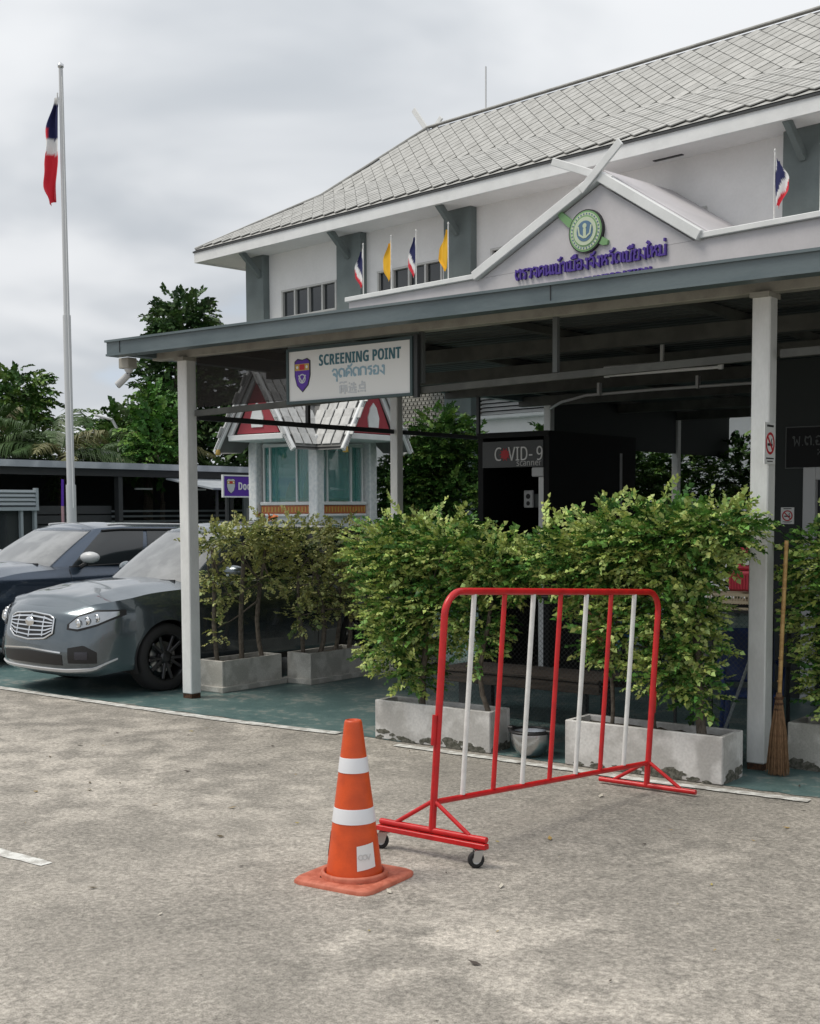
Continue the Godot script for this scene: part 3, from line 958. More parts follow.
func make_office() -> void:
	var b := thing("office_building", "white two storey office with grey diamond tiled hip roof and grey pilasters", "building", office_xf.origin, FRONT_TURN)
	# walls with window openings
	var g := Geo.new()
	var x1 := 30.0
	var wins := [[2.77, 5.10], [6.70, 9.03], [10.62, 12.95], [14.2, 16.5], [23.8, 26.2]]
	g.span(1.45, x1, 5.6, 7.17, -1.25, -1.0)
	g.span(1.45, x1, 7.95, 9.05, -1.25, -1.0)
	var x := 1.45
	for w in wins:
		g.span(x, w[0], 7.17, 7.95, -1.25, -1.0)
		x = w[1]
	g.span(x, x1, 7.17, 7.95, -1.25, -1.0)
	g.span(1.45, 1.7, 0, 9.05, -8.6, -1.25)
	g.span(1.7, x1, 0, 9.05, -8.85, -8.6)
	g.span(1.45, 9.9, 0, 3.2, -1.25, -1.0)
	g.span(1.45, 7.0, 3.2, 5.6, -1.25, -1.0)
	g.span(7.0, 10.2, 5.05, 5.6, -1.25, -1.0)
	g.span(10.2, x1, 0, 4.02, -1.25, -1.0)
	g.span(10.2, x1, 4.75, 5.6, -1.25, -1.0)
	g.span(12.6, x1, 4.02, 4.75, -1.25, -1.0)
	part(g, "wall", M.wall_white, b)
	bx("inner_floor", M.dark_wall, b, 1.7, x1, 5.6, 5.8, -8.6, -1.26)
	bx("inner_partition", M.inner_grey, b, 1.7, x1, 5.8, 9.0, -3.3, -3.2)
	# windows: dark glass in aluminium frames
	for w in wins:
		var f := Geo.new()
		var n := 4
		var pw: float = (w[1] - w[0]) / n
		f.span(w[0], w[1], 7.17, 7.22, -1.12, -0.96)
		f.span(w[0], w[1], 7.90, 7.95, -1.12, -0.96)
		for i in n + 1:
			var xc: float = clampf(w[0] + pw * i, w[0] + 0.03, w[1] - 0.03)
			f.span(xc - 0.03, xc + 0.03, 7.22, 7.90, -1.11, -0.97)
		var fr := part(f, "window", M.frame_alu, b)
		for i in n:
			bx("pane", M.window_dark, fr, w[0] + pw * i + 0.031, w[0] + pw * (i + 1) - 0.031, 7.221, 7.899, -1.06, -1.05)
	for p in [[1.40, 2.21], [5.33, 6.28], [9.27, 10.16], [18.3, 19.15], [22.4, 23.3]]:
		bx("pilaster", M.pilaster_grey, b, p[0], p[1], 0, 9.0, -1.0, -0.78, 0.01)
		var k := Geo.new()
		var cx: float = (p[0] + p[1]) / 2.0 + (0.25 if p[0] < 2 else 0.0)
		k.bar(Vector3(cx, 8.42, -0.80), Vector3(cx, 9.02, -0.14), 0.13, 0.16, 0.01)
		part(k, "bracket", M.pilaster_grey, b)
	bx("soffit_vent", M.black_print, b, 15.4, 16.1, 8.985, 9.0, -0.75, -0.66)
	# eaves
	var ev := Geo.new()
	ev.span(0.1, x1, 9.0, 9.05, -1.0, -0.1)
	ev.span(0.1, 1.45, 9.0, 9.05, -9.5, -1.0)
	part(ev, "soffit", M.wall_white, b)
	var fa := Geo.new()
	fa.span(0.0, x1, 8.97, 9.25, -0.1, 0.0)
	fa.span(0.0, 0.1, 8.97, 9.25, -9.5, -0.1)
	part(fa, "fascia", M.trim_white, b)
	var dr := Geo.new()
	dr.span(-0.03, x1, 9.25, 9.295, -0.12, 0.03)
	dr.span(-0.03, 0.1, 9.25, 9.295, -9.5, -0.12)
	part(dr, "drip_edge", M.dark_steel, b)
	# roof deck: two pitches, hipped at the left
	var r := Geo.new()
	var a0 := Vector3(0, 9.31, 0)
	var a1 := Vector3(2.6, 10.79, -2.6)
	var a2 := Vector3(4.76, 12.66, -4.76)
	r.quad(a0, Vector3(x1, 9.31, 0), Vector3(x1, 10.79, -2.6), a1)
	r.quad(a1, Vector3(x1, 10.79, -2.6), Vector3(x1, 12.66, -4.76), a2)
	var c0 := Vector3(0, 9.31, -9.52)
	var c1 := Vector3(2.6, 10.79, -6.92)
	r.quad(c0, a0, a1, c1)
	r.tri(c1, a1, a2)
	r.quad(Vector3(x1, 9.31, -9.52), c0, c1, Vector3(x1, 10.79, -6.92))
	r.quad(Vector3(x1, 10.79, -6.92), c1, a2, Vector3(x1, 12.66, -4.76))
	var roof := part(r, "roof", M.roof_deck, b)
	var sc_ := Geo.new()
	sc_.quad(Vector3(0.05, 9.32, 0.02), Vector3(x1, 9.32, 0.02), slope_point(x1, 0.34) + Vector3(0, -0.018, 0), slope_point(0.35, 0.34) + Vector3(0, -0.018, 0))
	part(sc_, "eave_course", M.tile_a, roof)
	var hp := Geo.new()
	hp.bar(a0 + Vector3(0.02, 0.05, -0.02), a1 + Vector3(0, 0.07, 0), 0.16, 0.06, 0.015)
	hp.bar(a1 + Vector3(0, 0.068, 0), a2 + Vector3(0, 0.07, 0), 0.16, 0.06, 0.015)
	hp.bar(a2 + Vector3(0, 0.075, 0), Vector3(x1, 12.735, -4.76), 0.14, 0.05, 0.012)
	part(hp, "ridge_cap", M.tile_b, roof)
	# diamond tiles, laid in staggered courses
	var d := 0.44
	var th := 0.022
	var tg := Geo.new()
	var hh := d * 0.5 * 0.965
	tg.prism(PackedVector2Array([Vector2(0, -hh), Vector2(hh, 0), Vector2(0, hh), Vector2(-hh, 0)]), th)
	var meshes := [tg.mesh(M.tile_a), tg.mesh(M.tile_b), tg.mesh(M.tile_c), tg.mesh(M.tile_b)]
	var l1 := Vector2(2.6, 1.48).length()
	var total := l1 + Vector2(2.16, 1.87).length()
	var cells := []
	var row := 0
	var eye := Vector3(31.1, 1.85, 21.7)
	var s := 0.24
	while s < total - 0.12:
		var xx := 0.0 if row % 2 == 0 else d * 0.5
		while xx < 24.0:
			var p := slope_point(xx, s)
			if xx > -p.z + 0.10:
				cells.append([p.distance_to(eye) + (100.0 if xx > 20.2 - 0.55 * s else 0.0), xx, s])
			xx += d
		s += d * 0.5
		row += 1
	cells.sort_custom(func(q, w): return q[0] < w[0])
	var rest := Geo.new()
	for i in cells.size():
		var c = cells[i]
		var p := slope_point(c[1], c[2])
		var up := (slope_point(c[1], c[2] + 0.02) - slope_point(c[1], c[2] - 0.02)).normalized()
		var nn := Vector3.RIGHT.cross(up).normalized()
		var y := (up - nn * 0.035 + Vector3(rng.randf_range(-.01, .01), 0, 0)).normalized()
		var z := Vector3.RIGHT.cross(y).normalized()
		var xf := Transform3D(Basis(y.cross(z), y, z), p + nn * (0.010 + rng.randf_range(0, 0.008)))
		if i < 298:
			inst(meshes[rng.randi() % 4], "roof_tile", roof, xf)
		else:
			rest.add(tg, xf)
	part(rest, "far_roof_tiles", M.tile_a, roof).set_meta("kind", "stuff")
	# crossed gable boards at the ridge end
	var fn := Geo.new()
	fn.bar(Vector3(4.95, 12.45, -4.76), Vector3(4.22, 13.36, -4.76), 0.06, 0.16, 0.01)
	fn.bar(Vector3(4.75, 12.5, -4.86), Vector3(5.25, 12.95, -4.86), 0.06, 0.14, 0.01)
	part(fn, "ridge_finial", M.trim_white, b)
	bx("lightning_rod", M.light_metal, b, 7.0, 7.03, 12.7, 13.9, -4.8, -4.77)
	# porch with parapet and pediment
	var po := Geo.new()
	po.span(8.27, x1, 5.3, 6.73, 1.2, 1.4)
	po.span(8.27, 8.47, 5.3, 6.73, -1.0, 1.2)
	po.prism(PackedVector2Array([Vector2(12.55, 6.735), Vector2(17.75, 6.735), Vector2(15.62, 8.12)]), 0.2, Transform3D(Basis(), Vector3(0, 0, 1.2)))
	part(po, "parapet", M.parapet_grey, b)
	bx("porch_slab", M.wall_white, b, 8.48, x1, 5.31, 5.5, -0.99, 1.19)
	for cx in [8.6, 14.7, 24.0]:
		bx("porch_column", M.wall_white, b, cx, cx + 0.45, 0, 5.3, 0.85, 1.3, 0.01)
	var cp := Geo.new()
	cp.span(8.2, 12.5, 6.735, 6.84, 1.12, 1.48, 0.01)
	cp.span(17.85, x1, 6.735, 6.84, 1.12, 1.48, 0.01)
	part(cp, "coping", M.trim_white, b)
	var bo := Geo.new()
	var ap := Vector3(15.62, 8.26, 1.45)
	bo.bar(Vector3(12.35, 6.78, 1.45), ap, 0.16, 0.20, 0.015)
	bo.bar(Vector3(17.95, 6.78, 1.452), ap + Vector3(0.05, 0.0, 0.002), 0.16, 0.20, 0.015)
	part(bo, "barge_board", M.trim_white, b)
	var gr := Geo.new()
	gr.bar(Vector3(18.15, 6.76, 0.2), ap + Vector3(0.04, 0.115, -1.25), 2.3, 0.07, 0.01)
	gr.bar(Vector3(12.15, 6.76, 0.2), ap + Vector3(-0.04, 0.113, -1.25), 2.3, 0.07, 0.01)
	part(gr, "gable_roof", M.parapet_grey, b)
	var f1 := Geo.new()
	f1.bar(ap + Vector3(-0.35, -0.22, 0.10), Vector3(16.22, 8.80, 1.55), 0.05, 0.17, 0.01)
	f1.bar(ap + Vector3(0.35, -0.12, 0.04), Vector3(14.50, 8.76, 1.49), 0.05, 0.15, 0.01)
	part(f1, "gable_finial", M.trim_white, b)
	# emblem and lettering
	var em := Geo.new()
	var ec := Vector3(15.33, 7.27, 1.40)
	var turned := Transform3D(Basis(Vector3.RIGHT, PI / 2), ec)
	em.lathe([Vector2(0, 0), Vector2(0.42, 0), Vector2(0.42, 0.07), Vector2(0, 0.07)], 32, turned, true)
	var emb := part(em, "emblem", M.black_print, b)
	for l in [[0.395, 0.078, "emblem_green"], [0.36, 0.084, "emblem_pale"], [0.30, 0.09, "emblem_green"], [0.275, 0.096, "emblem_pale"], [0.20, 0.101, "emblem_blue"]]:
		var lg := Geo.new()
		lg.lathe([Vector2(l[0], 0.05), Vector2(l[0], l[1]), Vector2(0, l[1])], 32, turned, true)
		part(lg, "emblem_ring", M[l[2]], emb)
	var fg := Geo.new()
	var exf := Transform3D(Basis(), ec)
	for sgn in [-1.0, 1.0]:
		fg.ribbon([Vector2(sgn * 0.02, -0.13), Vector2(sgn * 0.13, -0.06), Vector2(sgn * 0.16, 0.1)], 0.035, 0.108, exf)
	fg.ribbon([Vector2(0, -0.14), Vector2(0, 0.05)], 0.07, 0.107, exf)
	fg.prism(PackedVector2Array(ring(0, 0.1, 0.05, 10)), 0.107, exf)
	part(fg, "emblem_figure", M.emblem_pale, emb)
	var nt := Geo.new()
	for k in 30:
		var an := TAU * k / 30.0
		nt.box(ec + Vector3(cos(an) * 0.33, sin(an) * 0.33, 0.087), Vector3(0.03, 0.022, 0.01), Basis(Vector3.BACK, an))
	part(nt, "emblem_lettering", M.emblem_blue, emb)
	var hd := Geo.new()
	hd.prism(PackedVector2Array([Vector2(14.62, 7.72), Vector2(14.72, 7.74), Vector2(14.95, 7.56), Vector2(15.1, 7.50), Vector2(15.0, 7.36), Vector2(14.88, 7.42), Vector2(14.66, 7.62)]), 0.06, Transform3D(Basis(), Vector3(0, 0, 1.4)))
	part(hd, "emblem_blade", M.emblem_green, emb)
	hd = Geo.new()
	hd.prism(PackedVector2Array([Vector2(15.58, 7.02), Vector2(15.70, 7.12), Vector2(15.86, 7.02), Vector2(15.84, 6.94), Vector2(15.74, 6.94)]), 0.06, Transform3D(Basis(), Vector3(0, 0, 1.4)))
	part(hd, "emblem_tip", M.emblem_green, emb)
	strokes("ตรวจคนเข้าเมืองจังหวัดเชียงใหม่", 0.20, 0.034, 0.06, M.purple_letters, b, Transform3D(Basis(), Vector3(13.48, 6.555, 1.4)), 3.72)
	text("CHIANGMAI IMMIGRATION", 0.16, 0.07, M.purple_letters, b, Transform3D(Basis(), Vector3(15.4, 6.30, 1.435)))
	# lower storey seen under the canopy: louvres, ledge, pierced block screen
	for i in 7:
		var lv := Geo.new()
		lv.box(Vector3(11.4, 4.12 + i * 0.095, -1.1), Vector3(2.38, 0.012, 0.12), Basis(Vector3.RIGHT, 0.6))
		part(lv, "louvre", M.trim_white, b)
	bx("ledge", M.trim_white, b, 10.2, 13.0, 3.96, 4.04, -0.995, -0.7, 0.01)
	var sc := Geo.new()
	for j in 19:
		for i in 22:
			var xo := 7.06 + i * 0.142 + (0.071 if j % 2 else 0.0)
			sc.box(Vector3(xo, 3.24 + j * 0.097, -1.12), Vector3(0.10, 0.055, 0.1))
	for j in 20:
		sc.span(7.0, 10.2, 3.18 + j * 0.097, 3.20 + j * 0.097, -1.16, -1.08)
	part(sc, "block_screen", M.beam_beige, b).set_meta("kind", "stuff")
	bx("screen_backing", M.dark_wall, b, 7.0, 12.6, 3.2, 4.75, -1.6, -1.5)


# ---------------------------------------------------------------- flags

func limp_cloth(parent: Node, top: Vector3, length: float, width: float, bands: Array, sd: float, out := -1.0, hoist := 0.45) -> void:
	# cloth hanging slack from its pole: folds run down, the bands slant across it
	var rows := []
	var nu := 12
	var nv := 26
	var cols := []
	for j in nv + 1:
		var s := float(j) / nv
		var wd := width * (0.25 + 0.75 * smoothstep(0.0, 0.42, s)) * (1.0 - 0.75 * smoothstep(0.62, 1.0, s))
		var off := width * 0.10 * smoothstep(hoist, 1.0, s)
		var row := PackedVector3Array()
		var crow := []
		for i in nu + 1:
			var u := float(i) / nu
			var fold := sin(u * 7.5 + s * 3.0 + sd) * 0.16 + sin(u * 15.0 - s * 2.0 + sd * 2.0) * 0.05
			row.append(top + Vector3(out * (off + u * wd), -s * length - u * width * 0.35 * (1.0 - s * 0.3) + 0.02 * sin(u * 9.0 + sd), fold * width * 0.5 * (0.3 + u)))
			var q := fposmod(u * 0.42 + s * 0.62 - 0.02, 1.0)
			crow.append(bands[clampi(int(q * bands.size()), 0, bands.size() - 1)])
		rows.append(row); cols.append(crow)
	var g := Geo.new()
	g.grid(rows)
	for j in nv + 1:
		for i in nu + 1:
			g.c[j * (nu + 1) + i] = cols[j][i]
	part(g, "cloth", M.flag_cloth, parent)


func make_flags() -> void:
	var red := Color(0.62, 0.03, 0.05)
	var wht := Color(0.78, 0.78, 0.78)
	var blu := Color(0.02, 0.025, 0.10)
	var yel := Color(0.80, 0.45, 0.03)
	var thai := [wht, blu, blu, wht, red, red]
	var spots := [
		[8.67, 1.18, "t", "striped red, white and blue flag at the parapet's left end", 0.3],
		[9.62, 1.22, "y", "limp yellow flag between two striped flags on the parapet", 1.0],
		[10.43, 1.22, "t", "striped red, white and blue flag between two yellow flags", 2.1],
		[11.43, 1.22, "y", "yellow flag nearest the pediment, left of its gable", 3.3],
		[19.33, 1.20, "t", "striped flag right of the pediment, in front of white wall", 4.2],
		[20.2, 1.15, "y", "yellow flag cut off by the right edge of the picture", 5.0],
	]
	for s in spots:
		var t := thing("small_flag", s[3], "flag", office_xf * Vector3(s[0], 6.83, 1.3), FRONT_TURN, "small flags along the parapet")
		var g := Geo.new()
		g.tube([Vector3.ZERO, Vector3(0, s[1], 0)], 0.014, 8)
		var kn := Geo.new()
		kn.lathe([Vector2(0, s[1] - 0.01), Vector2(0.024, s[1] + 0.01), Vector2(0.012, s[1] + 0.04), Vector2(0, s[1] + 0.06)], 8)
		part(g, "pole", M.white_paint, t)
		part(kn, "finial", M.white_paint, t)
		limp_cloth(t, Vector3(-0.012 if s[0] < 19 else 0.012, s[1] - 0.08, 0), 0.84, 0.27, thai if s[2] == "t" else [yel], s[4], -1.0 if s[0] < 19 else 1.0)
	# tall flagpole behind the parked cars
	var t := thing("flagpole", "tall white flagpole behind the parked cars", "flagpole", Vector3(-18.16, 0, -13.95))
	var lean := Vector3(-0.12, 0, -0.08)
	var g := Geo.new()
	g.tube([Vector3.ZERO, Vector3(0, 2.3, 0) + lean * 0.25], 0.085, 14)
	g.tube([Vector3(0, 2.28, 0) + lean * 0.25, Vector3(0, 5.2, 0) + lean * 0.55], 0.068, 14)
	g.tube([Vector3(0, 5.18, 0) + lean * 0.55, Vector3(0, 9.35, 0) + lean], [0.052, 0.036], 12)
	part(g, "pole", M.light_metal, t)
	g = Geo.new()
	g.lathe([Vector2(0, 9.34), Vector2(0.05, 9.37), Vector2(0.05, 9.42), Vector2(0, 9.46)], 12, Transform3D(Basis(), lean))
	part(g, "finial", M.steel, t)
	g = Geo.new()
	g.tube([Vector3(0.12, 1.9, 0.05), Vector3(0.09, 5, 0.04) + lean * 0.5, Vector3(0.05, 9.2, 0.02) + lean], 0.008, 5)
	part(g, "halyard", M.trim_white, t)
	g = Geo.new()
	g.span(-0.3, 0.3, 0, 0.35, -0.3, 0.3, 0.02)
	part(g, "footing", M.planter, t)
	var f := thing("national_flag", "large red, white and navy flag hanging slack from the tall flagpole", "flag", Vector3(-18.16, 8.95, -13.95) + lean * 0.95, 0.45)
	flag_big(f, red, wht, blu)


func flag_big(parent: Node, red: Color, wht: Color, blu: Color) -> void:
	# slack cloth: left edge and colour borders follow the folds as they hang
	var rows := []
	var cols := []
	var nu := 14
	var nv := 40
	for j in nv + 1:
		var s := float(j) / nv
		var wd := 0.06 + 0.19 * smoothstep(0.0, 0.3, s) + 0.06 * smoothstep(0.4, 0.62, s) - 0.20 * smoothstep(0.78, 1.0, s)
		var gap := 0.10 * smoothstep(0.62, 1.0, s)
		var row := PackedVector3Array()
		var crow := []
		for i in nu + 1:
			var u := float(i) / nu
			var fold := sin(u * 8.0 + s * 2.5) * 0.06 + sin(u * 17.0 + 1.0) * 0.02
			row.append(Vector3(-0.05 - gap - u * wd, -s * 1.78 - u * 0.10, fold))
			var q := s + u * 0.07
			var cc := red
			if q < 0.12: cc = wht
			elif q < 0.44: cc = blu if u < 0.78 or q < 0.34 else red
			elif q < 0.58: cc = wht
			crow.append(cc)
		rows.append(row); cols.append(crow)
	var g := Geo.new()
	g.grid(rows)
	for j in nv + 1:
		for i in nu + 1:
			g.c[j * (nu + 1) + i] = cols[j][i]
	part(g, "cloth", M.flag_cloth, parent)


# ---------------------------------------------------------------- canopy

func make_canopy() -> void:
	var c := thing("canopy", "long flat steel canopy with blue grey gutter on white square posts", "canopy")
	var xl := -9.85
	var xr := 2.6
	var zb := -21.2
	# gutter: stepped profile along the front and the left end
	var g := Geo.new()
	g.span(xl, xr, 3.345, 3.455, -8.14, -8.02)
	g.span(xl - 0.01, xr, 3.455, 3.475, -8.15, -8.0)
	g.span(xl - 0.005, xr, 3.325, 3.345, -8.16, -8.01)
	g.span(xl, xl + 0.12, 3.345, 3.455, zb, -8.14)
	g.span(xl - 0.01, xl + 0.13, 3.455, 3.475, zb, -8.15)
	var gt := part(g, "gutter", M.gutter, c)
	var jn := Geo.new()
	jn.span(-9.66, -9.655, 3.346, 3.454, -8.021, -8.013)
	jn.span(-4.9, -4.895, 3.346, 3.454, -8.021, -8.013)
	part(jn, "joint", M.dark_steel, gt)
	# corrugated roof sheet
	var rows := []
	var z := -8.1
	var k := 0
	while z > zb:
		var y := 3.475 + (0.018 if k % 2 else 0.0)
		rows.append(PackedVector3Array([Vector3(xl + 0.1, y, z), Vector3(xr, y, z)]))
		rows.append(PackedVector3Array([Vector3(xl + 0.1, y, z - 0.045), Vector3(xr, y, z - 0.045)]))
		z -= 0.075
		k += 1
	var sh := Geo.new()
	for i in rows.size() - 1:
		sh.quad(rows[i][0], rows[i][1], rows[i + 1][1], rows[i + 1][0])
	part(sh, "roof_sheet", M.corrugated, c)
	# beams and rafters
	var bm := Geo.new()
	bm.span(-9.8, xr, 3.325, 3.44, -8.66, -8.54, 0.005)
	part(bm, "front_beam", M.beam_beige, c)
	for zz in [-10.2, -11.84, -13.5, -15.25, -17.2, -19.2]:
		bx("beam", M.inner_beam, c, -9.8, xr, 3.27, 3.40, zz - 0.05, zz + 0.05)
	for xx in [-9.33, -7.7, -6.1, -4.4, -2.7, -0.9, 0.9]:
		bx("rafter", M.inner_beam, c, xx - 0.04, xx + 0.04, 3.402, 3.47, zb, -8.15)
	# posts
	for p in [[-9.355, -8.585], [-3.515, -8.585], [2.35, -8.6], [-9.33, -11.84], [-9.33, -15.25], [-9.33, -19.2]]:
		var front: bool = p[1] > -9.0
		var h := 0.066 if front else 0.055
		var ps := Geo.new()
		ps.span(p[0] - h, p[0] + h, 0.05, 3.325 if front else 3.27, p[1] - h, p[1] + h, 0.008)
		var po := part(ps, "post", M.post_white, c)
		bx("base_plate", M.rust, po, p[0] - h * 0.9, p[0] + h * 0.9, 0.004, 0.05, p[1] - h * 0.9, p[1] + h * 0.9)
		if front:
			bx("post_cap", M.beam_beige, po, p[0] - h * 1.05, p[0] + h * 1.05, 3.29, 3.324, p[1] - h * 1.6, p[1] + h * 1.6)
	# rails below the roof, with netting
	var rl := Geo.new()
	rl.bar(Vector3(-9.24, 2.785, -8.6), Vector3(-3.58, 2.90, -8.6), 0.05, 0.055)
	rl.bar(Vector3(-3.40, 2.905, -8.6), Vector3(2.26, 2.95, -8.6), 0.05, 0.055)
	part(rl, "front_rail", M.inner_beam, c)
	for xx in [-6.5, -5.2, -1.0]:
		bx("hanger", M.inner_grey, c, xx - 0.02, xx + 0.02, 2.90, 3.324, -8.62, -8.58)
	var sr := Geo.new()
	sr.bar(Vector3(-9.33, 2.755, -8.69), Vector3(-9.33, 2.755, -11.77), 0.04, 0.05)
	sr.bar(Vector3(-9.33, 2.755, -11.91), Vector3(-9.33, 2.755, -15.18), 0.04, 0.05)
	part(sr, "side_rail", M.dark_steel, c)
	for zz in [-10.3, -13.53]:
		bx("side_hanger", M.dark_steel, c, -9.35, -9.31, 2.78, 3.4, zz - 0.02, zz + 0.02)
	bx("netting", M.netting, c, -9.23, -8.03, 2.84, 3.32, -8.602, -8.600)
	var va := Geo.new()
	va.span(-9.36, -9.30, 2.73, 3.42, -19.12, -15.33)
	va.span(-9.36, -9.30, 2.73, 3.42, zb, -19.28)
	part(va, "valance", M.dark_wall, c)
	# tube lamp and conduit under the roof
	var t := thing("tube_lamp", "unlit fluorescent batten hanging under the canopy roof", "lamp", Vector3(-5.65, 3.16, -11.3))
	bx("housing", M.light_metal, t, -0.62, 0.62, 0.03, 0.09, -0.04, 0.04, 0.01)
	var tl := Geo.new()
	tl.tube([Vector3(-0.58, 0.0, 0), Vector3(0.58, 0.0, 0)], 0.016, 8)
	part(tl, "tube", M.white_print, t)
	for s in [-0.6, 0.6]:
		bx("lamp_holder", M.white_print, t, s - 0.02, s + 0.02, -0.02, 0.03, -0.02, 0.02)
	bx("stem", M.light_metal, t, -0.015, 0.015, 0.09, 0.30, -0.015, 0.015)
	var cd := thing("conduit", "thin pale conduit curving along under the canopy beams", "conduit")
	var cg := Geo.new()
	cg.tube([Vector3(-8.2, 3.06, -13.42), Vector3(-7.85, 3.10, -13.1), Vector3(-7.4, 3.14, -12.9), Vector3(-6.5, 3.15, -12.85), Vector3(-5.4, 3.15, -12.85), Vector3(-3.0, 3.16, -12.85)], 0.018, 6)
	part(cg, "pipe", M.light_metal, cd)
	part_clip(cd)
	# no smoking plate on the right post
	var ns := thing("no_smoking_sign", "small no smoking plate tied to the canopy post's side", "sign", Vector3(-3.442, 2.29, -8.52), PI / 2)
	no_smoking(ns, 0.19, 0.285)
	# hanging sign
	var sg := thing("screening_sign", "white hanging board reading SCREENING POINT with a police shield", "sign", Vector3(-7.25, 2.80, -8.52))
	bx("board", M.sign_white, sg, -0.69, 0.69, 0.02, 0.46, -0.03, 0.0)
	var fr := Geo.new()
	fr.span(-0.715, 0.715, -0.005, 0.02, -0.035, 0.012)
	fr.span(-0.715, 0.715, 0.46, 0.485, -0.035, 0.012)
	fr.span(-0.715, -0.69, 0.02, 0.46, -0.035, 0.012)
	fr.span(0.69, 0.715, 0.02, 0.46, -0.035, 0.012)
	part(fr, "frame", M.frame_green, sg)
	bx("hanger", M.dark_steel, sg, 0.72, 0.76, -0.02, 0.5, -0.04, 0.0)
	text("SCREENING POINT", 0.092, 0.006, M.sign_teal, sg, Transform3D(Basis.from_scale(Vector3(0.80, 1, 1)), Vector3(0.13, 0.36, 0.003)))
	strokes("จุดคัดกรอง", 0.072, 0.015, 0.004, M.sign_blue_faded, sg, Transform3D(Basis(), Vector3(-0.18, 0.20, 0)), 0.60)
	strokes("筛选点", 0.085, 0.014, 0.003, M.sign_pale, sg, Transform3D(Basis(), Vector3(-0.1, 0.06, 0)), 0.32)
	shield(sg, Transform3D(Basis(), Vector3(-0.525, 0.245, 0)), 0.19, 0.30, M.purple)
	# camera at the corner
	var cc := thing("security_camera", "small pale security camera on a bracket under the canopy corner", "camera", Vector3(-9.83, 3.325, -8.24))
	cc.scale = Vector3.ONE * 0.72
	bx("junction_box", M.beam_beige, cc, -0.07, 0.13, -0.14, 0.0, -0.08, 0.08, 0.01)
	var br := Geo.new()
	br.lathe([Vector2(0, -0.20), Vector2(0.035, -0.20), Vector2(0.06, -0.16), Vector2(0.06, -0.142), Vector2(0, -0.142)], 14, Transform3D(Basis(), Vector3(0.05, 0, 0)), true)
	br.tube([Vector3(0.05, -0.19, 0), Vector3(0.05, -0.25, 0.0), Vector3(0.0, -0.28, 0.02)], 0.018, 8)
	part(br, "bracket", M.light_metal, cc)
	var bd := Geo.new()
	bd.tube([Vector3(0.06, -0.22, 0.02), Vector3(0.05, -0.235, 0.025), Vector3(-0.08, -0.36, 0.09), Vector3(-0.085, -0.365, 0.095)], [0.03, 0.045, 0.05, 0.046], 14)
	part(bd, "body", M.light_metal, cc)
	var lz := Geo.new()
	lz.tube([Vector3(-0.085, -0.366, 0.096), Vector3(-0.089, -0.37, 0.1)], 0.038, 14)
	part(lz, "lens", M.black_print, cc)


func part_clip(parent: Node) -> void:
	for xx in [-7.2, -6.0, -4.8]:
		bx("clip", M.light_metal, parent, xx - 0.015, xx + 0.015, 3.13, 3.265, -12.88, -12.82)


func no_smoking(ns: Node, w: float, h: float) -> void:
	bx("plate", M.sign_white, ns, -w / 2, w / 2, -h / 2, h / 2, -0.004, 0.004)
	var pl := Geo.new()
	var r := w * 0.36
	var xf := Transform3D(Basis(), Vector3(0, 0, 0.004))
	pl.ribbon(ring(0, 0, r, 20), w * 0.085, 0.002, xf, true)
	pl.ribbon([Vector2(-r * 0.7, r * 0.7), Vector2(r * 0.7, -r * 0.7)], w * 0.08, 0.0026, xf)
	part(pl, "prohibition_ring", M.red_print, ns)
	var cg := Geo.new()
	cg.ribbon([Vector2(-r * 0.65, -r * 0.12), Vector2(r * 0.6, -r * 0.12)], w * 0.09, 0.0016, xf)
	cg.ribbon([Vector2(r * 0.45, r * 0.05), Vector2(r * 0.3, r * 0.3), Vector2(r * 0.5, r * 0.5)], w * 0.05, 0.0013, xf)
	part(cg, "cigarette", M.black_print, ns)
	for q in [[0.3, 0.42, 0.05], [0.35, -0.36, 0.03], [0.25, -0.43, 0.025]]:
		var ln := Geo.new()
		ln.ribbon([Vector2(-w * q[0], h * q[1]), Vector2(w * q[0], h * q[1])], h * q[2], 0.0015, xf)
		part(ln, "caption", M.black_print, ns)


